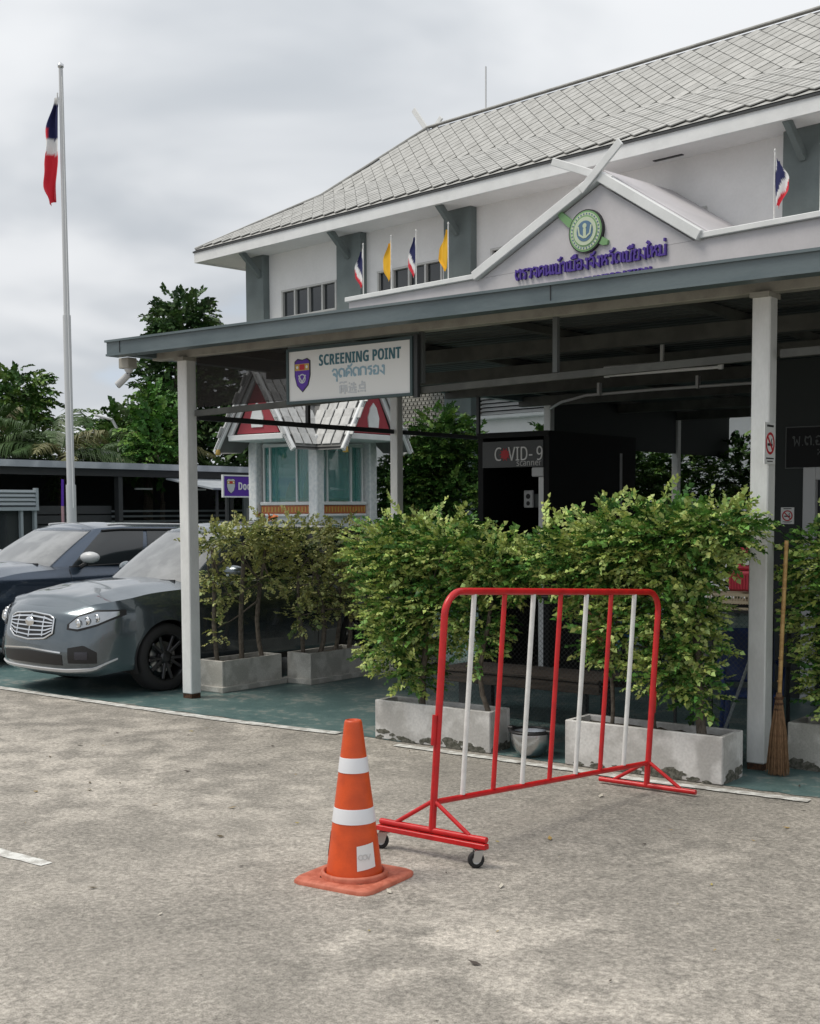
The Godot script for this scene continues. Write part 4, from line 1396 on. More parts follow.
func make_under_canopy() -> void:
	# walk-through scanner booth
	var b := thing("scanner_booth", "black walk through booth with a grey header reading COVID scanner", "booth", Vector3(-7.81, 0, -12.0))
	var g := Geo.new()
	g.span(-0.47, -0.40, 0, 2.64, -0.07, 0.0)
	g.span(0.40, 0.47, 0, 2.64, -0.07, 0.0)
	g.span(-0.47, 0.47, 2.64, 2.70, -2.0, 0.02)
	g.span(-0.47, -0.43, 0, 2.64, -2.0, -0.07)
	g.span(0.43, 0.47, 0, 2.64, -2.0, -0.07)
	g.span(-0.43, 0.43, 0, 2.64, -2.0, -1.96)
	part(g, "shell", M.booth_black, b)
	bx("floor", M.booth_black, b, -0.40, 0.40, 0.004, 0.06, -1.95, -0.02)
	bx("header", M.booth_grey, b, -0.40, 0.40, 2.31, 2.60, -0.05, 0.012)
	bx("edge_trim", M.light_metal, b, 0.471, 0.478, 0.1, 2.5, -1.65, -1.60)
	text("C", 0.15, 0.008, M.white_print, b, Transform3D(Basis().scaled(Vector3(0.8, 1, 1)), Vector3(-0.19, 2.455, 0.015)), false)
	text("VID- 9", 0.15, 0.008, M.white_print, b, Transform3D(Basis().scaled(Vector3(0.8, 1, 1)), Vector3(0.175, 2.455, 0.015)), false)
	text("scanner", 0.065, 0.008, M.cloud_white, b, Transform3D(Basis(), Vector3(0.22, 2.355, 0.015)), false)
	var o := Geo.new()
	var oxf := Transform3D(Basis(), Vector3(-0.095, 2.453, 0.012))
	o.prism(PackedVector2Array(ring(0, 0, 0.05, 16)), 0.006, oxf)
	for k in 10:
		var a := TAU * k / 10.0
		o.ribbon([Vector2(cos(a), sin(a)) * 0.045, Vector2(cos(a), sin(a)) * 0.07], 0.012, 0.005, oxf)
	part(o, "virus_symbol", M.red_print, b)
	bx("white_panel", M.light_metal, b, 0.24, 0.398, 2.20, 2.305, -0.10, -0.002, 0.01)
	bx("white_jamb", M.trim_white, b, 0.335, 0.398, 0.06, 2.195, -0.08, -0.002)
	bx("sensor_panel", M.inner_grey, b, -0.05, 0.16, 1.86, 2.02, -0.5, -0.46, 0.01)
	var dv := Geo.new()
	dv.span(-0.13, 0.0, 1.86, 2.06, -0.455, -0.42, 0.01)
	part(dv, "sensor", M.light_metal, b)
	var pr := Geo.new()
	pr.disc(Vector3(-0.065, 1.99, -0.418), Vector3.BACK, 0.03)
	pr.disc(Vector3(-0.065, 1.91, -0.418), Vector3.BACK, 0.025)
	part(pr, "lens", M.black_print, b)
	# office wall at the right, with door and name board
	var w := thing("guard_office", "dark painted office wall with a pale door frame under the canopy", "building", Vector3(0, 0, -12.0))
	var wg := Geo.new()
	wg.span(-4.85, -4.43, 0, 3.26, -0.2, 0.0)
	wg.span(-4.43, -3.43, 2.16, 3.26, -0.2, 0.0)
	wg.span(-3.43, 2.6, 0, 3.26, -0.2, 0.0)
	wg.span(-4.85, -4.65, 0, 3.26, -5.0, -0.2)  # return wall out of view, run back to block light
	part(wg, "wall", M.dark_wall, w)
	var df := Geo.new()
	df.span(-4.50, -4.38, 0, 2.23, -0.1, 0.03, 0.005)
	df.span(-3.48, -3.36, 0, 2.23, -0.1, 0.03, 0.005)
	df.span(-4.38, -3.48, 2.11, 2.23, -0.1, 0.03, 0.005)
	part(df, "door_frame", M.light_metal, w)
	var dg := bx("door", M.window_dark, w, -4.379, -3.481, 0.01, 2.109, -0.07, -0.04)
	bx("door_rail", M.light_metal, dg, -4.37, -3.49, 0.95, 1.02, -0.04, -0.02)
	var nb := thing("name_board", "black board with faint grey name lettering on the dark wall", "sign", Vector3(-4.25, 2.42, -12.0))
	bx("panel", M.booth_black, nb, -0.42, 0.42, -0.19, 0.19, 0.0, 0.02)
	var nf := Geo.new()
	nf.span(-0.43, 0.43, 0.19, 0.2, 0.0, 0.024); nf.span(-0.43, 0.43, -0.2, -0.19, 0.0, 0.024)
	nf.span(-0.43, -0.42, -0.19, 0.19, 0.0, 0.024); nf.span(0.42, 0.43, -0.19, 0.19, 0.0, 0.024)
	part(nf, "frame", M.inner_grey, nb)
	strokes("พ.ต.อ.ปร", 0.085, 0.012, 0.004, M.inner_grey, nb, Transform3D(Basis(), Vector3(-0.36, 0.02, 0.02)), 0.45)
	strokes("ผกก.", 0.05, 0.008, 0.004, M.inner_grey, nb, Transform3D(Basis(), Vector3(-0.12, -0.07, 0.02)), 0.17)
	text("25", 0.06, 0.004, M.inner_grey, nb, Transform3D(Basis(), Vector3(-0.03, -0.135, 0.022)))
	var st := thing("no_smoking_notice", "no smoking notice stuck on the dark wall by the door frame", "sign", Vector3(-4.655, 1.77, -11.995))
	no_smoking(st, 0.13, 0.16)


# ---------------------------------------------------------------- shrine

func make_shrine() -> void:
	var cx := -15.47
	var cz := -17.2
	var s := thing("shrine_pavilion", "small white glazed shrine pavilion with red gables and shingled cross roof", "shrine", Vector3(cx, 0, cz))
	var h := 0.72
	bx("plinth", M.column_marble, s, -h - 0.1, h + 0.1, 0, 0.55, -h - 0.1, h + 0.1, 0.02)
	var g := Geo.new()
	g.span(-h + 0.05, h - 0.05, 0.55, 1.74, -h + 0.05, h - 0.05)
	part(g, "dado", M.trim_white, s)
	for f in [[0.0], [PI / 2], [PI], [-PI / 2]]:
		var b := Basis(Vector3.UP, f[0])
		var bd := Geo.new()
		bd.box(b * Vector3(0, 1.855, h - 0.03), Vector3(1.2, 0.15, 0.08), b, 0.01)
		var band := part(bd, "tile_band", M.orange_tile, s)
		var dt := Geo.new()
		for k in 15:
			dt.box(b * Vector3(-0.56 + k * 0.08, 1.855, h + 0.013), Vector3(0.03, 0.09, 0.008), b)
		part(dt, "band_ornament", M.gold, band)
		var sl := Geo.new()
		sl.box(b * Vector3(0, 1.96, h - 0.02), Vector3(1.2, 0.06, 0.12), b, 0.01)
		sl.box(b * Vector3(0, 1.755, h - 0.025), Vector3(1.2, 0.045, 0.1), b, 0.01)
		part(sl, "sill", M.trim_white, s)
		var fr := Geo.new()
		for k in [-0.55, -0.40, 0.24, 0.55]:
			fr.box(b * Vector3(k, 2.475, h - 0.045), Vector3(0.035, 0.97, 0.05), b)
		fr.box(b * Vector3(0, 2.98, h - 0.045), Vector3(1.16, 0.05, 0.05), b)
		var win := part(fr, "window_frame", M.trim_white, s)
		for k in [[-0.475, 0.11], [-0.08, 0.60], [0.395, 0.27]]:
			var pn := Geo.new()
			pn.box(b * Vector3(k[0], 2.475, h - 0.05), Vector3(k[1], 0.96, 0.008), b)
			part(pn, "pane", M.teal_glass, win)
	for sx in [-1.0, 1.0]:
		for sz in [-1.0, 1.0]:
			var c := Geo.new()
			c.box(Vector3(sx * h, 1.8, sz * h), Vector3(0.2, 2.52, 0.2), Basis(), 0.015)
			var col := part(c, "column", M.column_marble, s)
			var cp := Geo.new()
			cp.box(Vector3(sx * h, 3.09, sz * h), Vector3(0.26, 0.07, 0.26), Basis(), 0.01)
			part(cp, "capital", M.trim_white, col)
	# figures inside
	var base := Geo.new()
	base.span(-0.45, 0.45, 1.74, 2.05, -0.45, 0.45, 0.02)
	part(base, "altar", M.gold, s)
	bx("ceiling", M.trim_white, s, -h, h, 3.06, 3.10, -h, h)
	# cross gabled roof: max of two ridges
	var ridge := 4.24
	var k2 := 1.27 / 0.86       # rise per metre
	var ov := 1.55              # reach of the gables
	var deck := Geo.new()
	for q in 4:
		var b := Basis(Vector3.UP, q * PI / 2)
		var e := 0.90
		var ye := ridge - k2 * e
		for sg in [-1.0, 1.0]:
			# slope of the arm that points to +Z: from the valley to the gable
			var p := [Vector3(0, ridge, 0), Vector3(0, ridge, ov), Vector3(sg * e, ye, ov), Vector3(sg * e, ye, e)]
			var w := []
			for t in p:
				w.append(b * t)
			deck.qout(w[0], w[1], w[2], w[3], Vector3(0, 0, 0))
			for t in 4:
				w[t] = w[t] + Vector3(0, -0.05, 0)
			deck.qout(w[0], w[1], w[2], w[3], Vector3(0, 9, 0))
	var roof := part(deck, "roof", M.roof_deck, s)
	var tl := Geo.new()
	tl.box(Vector3.ZERO, Vector3(0.205, 0.022, 0.182), Basis(), 0.004)
	var ms := [tl.mesh(M.shrine_tile_a), tl.mesh(M.shrine_tile_b), tl.mesh(M.shrine_tile_a)]
	var run := Vector2(1, k2).length()
	for q in 4:
		var b := Basis(Vector3.UP, q * PI / 2)
		for sg in [-1.0, 1.0]:
			if q >= 2:
				continue
			for i in 9:
				var xx := 0.04 + i * 0.097
				var zz := ceilf((xx + 0.02) / 0.215) * 0.215 + 0.01 + (0.0 if i % 2 else 0.01)
				while zz < ov - 0.03:
					var sl := Vector3(sg, -k2, 0).normalized()
					var nn := Vector3(sg * k2, 1, 0).normalized()
					var y := (nn + sl * 0.10).normalized()
					var z := Vector3.BACK
					var x := y.cross(z).normalized()
					inst(ms[rng.randi() % 3], "shingle", roof, Transform3D(b * Basis(x, y, z), b * (Vector3(sg * xx, ridge - k2 * xx, zz) + nn * 0.024)))
					zz += 0.215
	for q in 4:
		var b := Basis(Vector3.UP, q * PI / 2)
		var gz := ov - 0.04
		# gable: red field, white boards, small ornament
		var gp := Geo.new()
		gp.prism(PackedVector2Array([Vector2(-0.50, 3.16), Vector2(0.50, 3.16), Vector2(0, 3.16 + 0.50 * k2 * 1.22)]), 0.05, Transform3D(b, b * Vector3(0, 0, gz - 0.16)))
		var gb := part(gp, "gable", M.pediment_red, s)
		var wb := Geo.new()
		for sg in [-1.0, 1.0]:
			wb.bar(b * Vector3(sg * 0.93, ridge - k2 * 0.93 - 0.02 + 0.002 * sg, gz), b * Vector3(0, ridge + 0.04, gz + 0.003 * sg), 0.06, 0.10, 0.01)
			wb.bar(b * Vector3(sg * 0.66, ridge - k2 * 0.66 - 0.16, gz - 0.09), b * Vector3(sg * 0.02, ridge - 0.12, gz - 0.09), 0.05, 0.10, 0.005)
		part(wb, "barge_board", M.trim_white, s)
		var so := Geo.new()
		so.box(b * Vector3(0, 3.09, gz - 0.40), Vector3(1.3, 0.1, 0.72), b, 0.01)
		part(so, "eave_soffit", M.trim_white, s)
		var orn := Geo.new()
		orn.prism(PackedVector2Array([Vector2(-0.13, 3.26), Vector2(0.13, 3.26), Vector2(0.15, 3.42), Vector2(0.08, 3.6), Vector2(0, 3.68), Vector2(-0.08, 3.6), Vector2(-0.15, 3.42)]), 0.02, Transform3D(b, b * Vector3(0, 0, gz - 0.11)))
		part(orn, "gable_ornament", M.trim_white, gb)
		var be := Geo.new()
		be.lathe([Vector2(0, 2.80), Vector2(0.05, 2.81), Vector2(0.035, 2.90), Vector2(0.01, 2.94), Vector2(0.01, 3.0)], 8, Transform3D(b, b * Vector3(-0.86, 0, gz)))
		part(be, "hanging_bell", M.gold, s)
	for a in [[0.0, 0.1, 0.5, "gold"], [-0.28, 0.25, 0.32, "gold"], [0.3, 0.22, 0.3, "emblem_green"]]:
		var fg := Geo.new()
		fg.lathe([Vector2(0, 2.05), Vector2(0.13, 2.05), Vector2(0.12, 2.05 + a[2] * 0.35), Vector2(0.07, 2.05 + a[2] * 0.7), Vector2(0.06, 2.05 + a[2] * 0.85), Vector2(0.02, 2.05 + a[2]), Vector2(0, 2.1 + a[2])], 10, Transform3D(Basis(), Vector3(a[0], 0, a[1])))
		part(fg, "figure", M[a[3]], s)


# ---------------------------------------------------------------- shed along the far side of the lot

func make_shed() -> void:
	var s := thing("parking_shed", "long dark open shed with pale metal roof edge behind the cars", "shed", Vector3(-23, 0, -20))
	# local z: -8 .. 9 along the front, which faces +x
	var rf := Geo.new()
	rf.box(Vector3(-3.0, 3.02, 0.0), Vector3(6.4, 0.05, 20.0), Basis(Vector3.BACK, -0.05))
	part(rf, "roof", M.shed_roof, s)
	var ed := Geo.new()
	ed.span(0.12, 0.26, 2.78, 2.92, -10, 10)
	part(ed, "roof_edge", M.shed_roof, s)
	var bm := Geo.new()
	bm.span(-0.05, 0.10, 2.62, 2.78, -10, 10)
	part(bm, "beam", M.dark_steel, s)
	for z in [-9.5, -6.0, -2.5, 1.0, 4.3, 7.5]:
		bx("post", M.dark_steel, s, -0.1, 0.05, 0, 2.62, z - 0.06, z + 0.06)
	bx("back_wall", M.dark_wall, s, -6.0, -5.9, 0, 3.25, -10, 10)
	bx("side_wall", M.dark_wall, s, -5.9, -0.15, 0, 2.6, 9.9, 10)
	bx("side_wall", M.dark_wall, s, -5.9, -0.15, 0, 2.6, -10, -9.9)
	for i in 9:
		bx("cladding_board", M.dark_steel, s, -0.20, -0.16, 0.10 + i * 0.21, 0.28 + i * 0.21, 1.1, 4.2)
	for i in 3:
		bx("rail", M.grey_bar, s, -2.4, -2.34, 1.55 + i * 0.13, 1.60 + i * 0.13, -9.0, 0.8)
	# inner lean-to
	var ln := Geo.new()
	ln.box(Vector3(0.9, 2.46, -2.6), Vector3(1.6, 0.04, 4.6), Basis(Vector3.BACK, -0.16))
	part(ln, "lean_to_roof", M.shed_roof, s)
	bx("lean_to_post", M.dark_steel, s, 1.5, 1.55, 0, 2.33, -4.6, -4.55)
	bx("lean_to_post", M.dark_steel, s, 1.5, 1.55, 0, 2.33, -0.6, -0.55)
	var nb := bx("notice_board", M.grey_bar, s, -1.0, -0.95, 1.5, 2.2, -4.6, -3.9)
	bx("notice", M.paper, nb, -0.949, -0.94, 1.55, 1.9, -4.5, -4.0)
	for k in [-3.0, -1.2]:
		bx("lamp_batten", M.white_print, s, -1.5, -1.4, 2.36, 2.40, k, k + 0.5)
	# louvred cabinet in front of the shed at the left
	var c := thing("louvred_kiosk", "grey louvred kiosk standing at the left edge before the shed", "kiosk", Vector3(-22.2, 0, -15.2))
	for i in 4:
		var lv := Geo.new()
		lv.box(Vector3(0.0, 1.98 + i * 0.085, 0), Vector3(0.1, 0.055, 1.9), Basis(Vector3.BACK, 0.4))
		part(lv, "louvre", M.grey_bar, c)
	bx("header", M.grey_bar, c, -1.0, 0.08, 1.86, 1.93, -0.98, 0.98)
	bx("body", M.dark_wall, c, -1.0, -0.06, 0.0, 1.859, -0.95, 0.95)
	bx("glazing", M.window_dark, c, -0.059, -0.05, 0.6, 1.8, -0.3, 0.5)
	for z in [-0.95, -0.62, 0.9]:
		bx("post", M.grey_bar, c, -0.04, 0.04, 0, 1.86, z, z + 0.06)
	bx("end_frame", M.grey_bar, c, -0.05, 0.06, 1.93, 2.32, -0.99, -0.93)
	var pp := thing("purple_pole", "thin pole with faded purple and pink paint by the shed", "pole", Vector3(-21.9, 0, -16.6))
	var pg := Geo.new()
	pg.tube([Vector3.ZERO, Vector3(0, 1.95, 0)], 0.03, 8)
	part(pg, "shaft", mat("pole_pink", 0.40, 0.24, 0.27, 0.6), pp)
	pg = Geo.new()
	pg.tube([Vector3(0, 1.95, 0), Vector3(0.02, 2.5, 0)], 0.028, 8)
	part(pg, "upper_shaft", M.purple, pp)
	# purple sign board
	var d := thing("document_sign", "purple board reading Document Registration behind the shrine", "sign", Vector3(-20.5, 2.38, -21.6), PI / 2)
	bx("board", M.purple, d, -1.75, 1.75, -0.22, 0.22, -0.03, 0.0)
	var fr := Geo.new()
	fr.span(-1.79, 1.79, 0.22, 0.25, -0.03, 0.015); fr.span(-1.79, 1.79, -0.25, -0.22, -0.03, 0.015)
	fr.span(-1.79, -1.75, -0.22, 0.22, -0.03, 0.015); fr.span(1.75, 1.79, -0.22, 0.22, -0.03, 0.015)
	part(fr, "frame", M.sign_white, d)
	shield(d, Transform3D(Basis(), Vector3(-1.53, 0, 0)), 0.26, 0.34, M.sign_pale)
	text("Document Registration Ac", 0.165, 0.008, M.white_print, d, Transform3D(Basis.from_scale(Vector3(0.95, 1, 1)), Vector3(0.06, 0.0, 0.004)))
	for x in [-1.6, 1.6]:
		bx("post", M.dark_steel, d, x - 0.03, x + 0.03, -2.38, -0.22, -0.09, -0.03)
	# street lamp
	var l := thing("street_lamp", "slim grey street lamp with short arm rising behind the shed", "street lamp", Vector3(-28.9, 0, -23.9))
	var lg := Geo.new()
	lg.tube([Vector3.ZERO, Vector3(0, 4.1, 0), Vector3(-0.15, 4.45, 0.12)], [0.07, 0.05, 0.04], 8)
	part(lg, "mast", M.light_metal, l)
	lg = Geo.new()
	lg.bar(Vector3(-0.12, 4.43, 0.1), Vector3(-0.55, 4.56, 0.38), 0.12, 0.07, 0.02)
	part(lg, "lamp_head", M.light_metal, l)


# ---------------------------------------------------------------- cars

func cat(pts: Array, t: float) -> Vector2:
	var n := pts.size()
	t = clampf(t, 0.0, n - 1.0001)
	var i := int(t)
	var f := t - i
	var p1: Vector2 = pts[i]
	var p2: Vector2 = pts[i + 1]
	var p0: Vector2 = pts[i - 1] if i > 0 else Vector2(-pts[1].x, pts[1].y)
	var p3: Vector2 = pts[i + 2] if i + 2 < n else Vector2(-pts[n - 2].x, pts[n - 2].y)
	return 0.5 * ((2.0 * p1) + (p2 - p0) * f + (2.0 * p0 - 5.0 * p1 + 4.0 * p2 - p3) * f * f + (3.0 * p1 - p0 - 3.0 * p2 + p3) * f * f * f)


func table(a: Array, x: float) -> float:   # piecewise linear, smoothed steps between the knots
	if x <= a[0]: return a[1]
	for i in range(2, a.size(), 2):
		if x <= a[i]:
			var f: float = (x - a[i - 2]) / (a[i] - a[i - 2])
			return lerpf(a[i - 1], a[i + 1], f)
	return a[a.size() - 1]


class Car:
	var plan := []
	var belt := []
	var roof := []
	var top := []        # height of the shoulder by plan index
	var roof_y := []     # height of the roof edge by cabin index
	var belt_y := []
	var front_inset := []
	var side_inset := []
	var crown := 0.07
	var host

	func body(t: float, h: float) -> Vector3:
		var s := signf(t) if t != 0.0 else 1.0
		t = absf(t)
		var p: Vector2 = host.cat(plan, t)
		var d: Vector2 = (host.cat(plan, minf(t + 0.02, plan.size() - 1.001)) - host.cat(plan, maxf(t - 0.02, 0.0))).normalized()
		var nn := Vector2(-d.y, d.x)
		if nn.dot(p - Vector2(0, -2.4)) < 0: nn = -nn
		if t < 0.001: nn = Vector2(0, 1)
		var k := smoothstep(2.6, 4.6, t)
		var ins: float = lerpf(host.table(front_inset, h), host.table(side_inset, h), k)
		p -= nn * ins
		return Vector3(p.x * s if t > 0.001 else 0.0, h, p.y)

	func ytop(t: float) -> float:
		return host.table(top, absf(t))

	func cabin(t: float, v: float) -> Vector3:
		var s := signf(t) if t != 0.0 else 1.0
		t = absf(t)
		var a: Vector2 = host.cat(belt, t)
		var b: Vector2 = host.cat(roof, t)
		var p := a.lerp(b, v)
		var out := (a - Vector2(0, -2.9)).normalized()
		p += out * sin(v * PI) * 0.035
		var y: float = lerpf(host.table(belt_y, t), host.table(roof_y, t), v)
		return Vector3(p.x * s if t > 0.001 else 0.0, y, p.y)


func patch(fn: Callable, t0: float, t1: float, lo: Array, hi: Array, off: float, nt := 16, nv := 4) -> Geo:
	# a piece of a curved panel, lifted by off; lo and hi: tables over t
	var rows := []
	for j in nv + 1:
		var row := PackedVector3Array()
		for i in nt + 1:
			var t := lerpf(t0, t1, float(i) / nt)
			var v := lerpf(table(lo, t), table(hi, t), float(j) / nv)
			var e := 0.01
			var p: Vector3 = fn.call(t, v)
			var dt: Vector3 = fn.call(t + e, v) - fn.call(t - e, v)
			var dv: Vector3 = fn.call(t, v + e) - fn.call(t, v - e)
			var nn := dt.cross(dv).normalized()
			row.append(p + nn * off)
		rows.append(row)
	var g := Geo.new()
	g.grid(rows)
	# a rim down to the panel, so that the piece has thickness
	for side in 4:
		var line := []
		if side == 0: for i in nt + 1: line.append([rows[0][i], t0, i, 0])
		elif side == 1: for i in nt + 1: line.append([rows[nv][nt - i], t0, nt - i, nv])
		elif side == 2: for j in nv + 1: line.append([rows[nv - j][0], t0, 0, nv - j])
		else: for j in nv + 1: line.append([rows[j][nt], t0, nt, j])
		for k in line.size() - 1:
			var a = line[k]
			var b = line[k + 1]
			var na: Vector3 = g.n[a[3] * (nt + 1) + a[2]]
			var nb: Vector3 = g.n[b[3] * (nt + 1) + b[2]]
			g.quad(a[0] - na * absf(off) * 1.1, b[0] - nb * absf(off) * 1.1, b[0], a[0])
	return g


func wheel(parent: Node, at: Vector3, side: float, r: float) -> void:
	var w := Node3D.new()
	w.name = numbered("wheel", parent)
	parent.add_child(w)
	w.position = at
	var ax := Basis(Vector3.BACK, -PI / 2 * side)      # lathe axis y -> outward x
	var xf := Transform3D(ax, Vector3.ZERO)
	var g := Geo.new()
	var ri := r * 0.69
	g.lathe([Vector2(ri, -0.12), Vector2(r * 0.9, -0.125), Vector2(r * 0.985, -0.10), Vector2(r, -0.06), Vector2(r, 0.05), Vector2(r * 0.985, 0.09), Vector2(r * 0.93, 0.115), Vector2(r * 0.8, 0.125), Vector2(ri * 1.03, 0.11), Vector2(ri, 0.10)], 40, xf)
	part(g, "tyre", M.tyre, w)
	g = Geo.new()
	g.lathe([Vector2(ri * 1.0, -0.1), Vector2(ri * 0.93, -0.02), Vector2(ri * 0.92, 0.07), Vector2(ri * 0.96, 0.10), Vector2(ri * 1.01, 0.105)], 36, xf)
	for k in 5:
		for q in [-0.16, 0.16]:
			var a = TAU * k / 5.0 + q
			var a2 = TAU * k / 5.0 + q * 1.55
			g.bar(ax * Vector3(cos(a) * 0.05, 0.075, sin(a) * 0.05), ax * Vector3(cos(a2) * ri * 0.95, 0.095, sin(a2) * ri * 0.95), 0.034, 0.03, 0.006, ax * Vector3.UP)
	g.lathe([Vector2(0.075, 0.04), Vector2(0.07, 0.088), Vector2(0.04, 0.098), Vector2(0, 0.1)], 18, xf)
	part(g, "rim", M.rim_dark, w)
	g = Geo.new()
	g.lathe([Vector2(0.16, 0.0), Vector2(0.16, 0.02), Vector2(0, 0.02)], 24, xf, true)
	part(g, "brake_disc", M.steel, w)


func make_car(called: String, label: String, at: Vector3, turn: float, paint: Material, suv: bool) -> void:
	var root := thing(called, label, "car", at, turn, "cars parked beside the canopy")
	var c := Car.new()
	c.host = self
	var hw := 0.0 if not suv else -0.03
	for p in [[0, 0], [.3, -.012], [.55, -.06], [.75, -.165], [.87, -.34], [.94, -.62], [.965, -1.0], [.975, -2.0], [.975, -3.2], [.96, -4.2], [.90, -4.72], [.65, -4.92], [0, -4.97]]:
		c.plan.append(Vector2(p[0] * (1.0 + hw), p[1]))
	var up := 0.0 if not suv else 0.09
	c.top = [0, .885 + up, 1, .887 + up, 2, .892 + up, 3, .91 + up, 4, .94 + up, 5, .975 + up, 6, 1.02 + up, 7, 1.06 + up, 9, 1.10 + up, 12, 1.12 + up]
	c.front_inset = [0.18, .20, .24, .06, .30, .02, .42, .0, .56, .012, .66, .03, .78, .055, .85, .09, .89 + up, .16, 1.05 + up, .22]
	c.side_inset = [0.2, .06, .3, .02, .45, .012, .62, .0, .80, .006, .88, .018, .95 + up * .8, .05, 1.02 + up, .095, 1.15 + up, .13]
	var back := 0.27 if not suv else 0.20
	for p in [[0, -1.02], [.4, -1.05], [.66, -1.16], [.78, -1.40], [.84, -1.95], [.855, -2.9], [.85, -3.7], [.81, -4.3], [.70, -4.68], [.4, -4.82], [0, -4.85]]:
		c.belt.append(Vector2(p[0], p[1] - back * clampf((p[1] + 4.0) / 2.6, 0.0, 1.0)))
	for p in [[0, -1.86], [.34, -1.88], [.53, -1.97], [.60, -2.12], [.635, -2.45], [.65, -3.0], [.64, -3.6], [.60, -4.1], [.52, -4.35], [.3, -4.45], [0, -4.47]]:
		c.roof.append(Vector2(p[0] * (1.04 if suv else 1.0), p[1] - back * clampf((p[1] + 4.0) / 2.0, 0.0, 1.0)))
	var ry := 1.64 if not suv else 1.62
	c.roof_y = [0, ry, 2, ry - .01, 4, ry + .02, 6, ry, 8, ry - .05, 10, ry - .07]
	c.belt_y = [0, 1.055 + up, 2, 1.045 + up, 3, 1.03 + up, 5, 1.05 + up, 10, 1.09 + up]
	# samples along the outline, denser at the wheel arches
	var ts := []
	var t := 0.0
	while t < 4.8:
		ts.append(t)
		t += 0.16
	var r := 0.352
	var arch := 0.388
	var zc := [-1.03, -3.88]
	var zs := []
	for z in zc:
		for k in 17:
			zs.append(z + cos(PI * k / 16.0) * (arch - 0.0005))
		zs.append(z + arch + 0.001)
		zs.append(z - arch - 0.001)
	var z := -1.5
	while z > -3.4:
		zs.append(z)
		z -= 0.2
	zs.sort()
	zs.reverse()
	for q in zs:
		var a := 3.5
		var b := 10.5
		for k in 30:
			var m := (a + b) / 2
			if cat(c.plan, m).y > q: a = m
			else: b = m
		if a > ts[-1] + 0.001 and a < 9.98:
			ts.append(a)
	t = 10.0
	while t <= 12.0:
		ts.append(minf(t, 11.999))
		t += 0.2
	var bot := func(tt: float) -> float:
		var p := cat(c.plan, tt)
		for q in zc:
			if absf(p.y - q) < arch and tt > 3.0:
				return r + sqrt(maxf(0.0, arch * arch - (p.y - q) * (p.y - q)))
		return 0.20 if tt < 3.0 else lerpf(0.20, 0.26, smoothstep(3.0, 5.0, tt))
	var shell := Geo.new()
	for s in [1.0, -1.0]:
		var rows := []
		for j in 19:
			var row := PackedVector3Array()
			for tt in ts:
				var h := lerpf(bot.call(tt), c.ytop(tt), j / 18.0)
				row.append(c.body(tt * s, h))
			rows.append(row)
		shell.grid(rows, false, s < 0)
	part(shell, "body", paint, root)
	# bonnet and shoulder deck
	var deck := []
	for tt in ts:
		var e := c.body(tt, c.ytop(tt))
		var row := PackedVector3Array()
		var cr := c.crown * smoothstep(0.0, 3.5, tt) * (1.0 + 0.4 * smoothstep(3.5, 6.0, tt))
		for i in 17:
			var u := -1.0 + i / 8.0
			var ridge := 0.012 * exp(-pow((absf(u) - 0.62) / 0.09, 2.0)) * smoothstep(1.5, 4.0, tt)
			row.append(Vector3(e.x * u, e.y + cr * (1.0 - u * u) + ridge - 0.001, e.z))
		deck.append(row)
	var dk := Geo.new()
	dk.grid(deck)
	part(dk, "bonnet", paint, root)
	# cabin
	var cab := Geo.new()
	var rows2 := []
	for j in 11:
		var row := PackedVector3Array()
		for i in 121:
			row.append(c.cabin(-9.999 + 19.998 * i / 120.0, j / 10.0))
		rows2.append(row)
	cab.grid(rows2)
	var cap := []
	for i in 41:
		var tt := 9.999 * i / 40.0
		var e := c.cabin(tt, 1.0)
		var row := PackedVector3Array()
		for q in 11:
			var u := -1.0 + q / 5.0
			row.append(Vector3(e.x * u, e.y + 0.065 * (1.0 - u * u) * smoothstep(0.0, 3.2, tt) * smoothstep(10.0, 7.0, tt), e.z))
		cap.append(row)
	cab.grid(cap)
	part(cab, "cabin", paint, root)
	var cabf := func(a, b): return c.cabin(a, b)
	var bodf := func(a, b): return c.body(a, b)
	part(patch(cabf, -2.2, 2.2, [-3, .04], [-3, .93], 0.004, 28, 6), "windscreen_backing", M.windscreen_backing, root)  # pale sheet laid under the glass, makes the windscreen pale
	part(patch(cabf, -2.28, 2.28, [-3, .02], [-3, .955], 0.011, 28, 6), "windscreen", M.car_glass, root)
	for s in [1.0, -1.0]:
		for q in [[3.15, 4.72], [4.82, 6.2], [6.3, 7.4]]:
			part(patch(cabf, minf(q[0] * s, q[1] * s), maxf(q[0] * s, q[1] * s), [-99, .07], [-99, .90], 0.006, 14, 4), "side_window", M.window_dark, root)
		var trim := []
		for i in 26:
			trim.append(c.cabin(s * lerpf(3.05, 7.5, i / 25.0), 0.055) + Vector3(s * 0.012, 0, 0))
		var tg := Geo.new()
		tg.tube(trim, 0.009, 6)
		part(tg, "window_trim", M.chrome if not suv else M.black_trim, root)
		var vis := []
		for i in 26:
			vis.append(c.cabin(s * lerpf(3.1, 7.5, i / 25.0), 0.93) + Vector3(s * 0.016, 0, 0))
		tg = Geo.new()
		tg.tube(vis, 0.016, 6)
		part(tg, "rain_visor", M.black_trim, root)
		if suv:
			var rail := []
			for i in 16:
				rail.append(c.cabin(s * lerpf(3.4, 7.0, i / 15.0), 1.0) + Vector3(-s * 0.03, 0.035, 0))
			tg = Geo.new()
			tg.tube(rail, 0.016, 6)
			part(tg, "roof_rail", M.light_metal, root)
		# door mirror
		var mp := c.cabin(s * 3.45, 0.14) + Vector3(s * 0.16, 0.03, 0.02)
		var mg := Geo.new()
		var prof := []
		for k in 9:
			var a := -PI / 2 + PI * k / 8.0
			prof.append(Vector2(cos(a) * 0.105, sin(a) * 0.085))
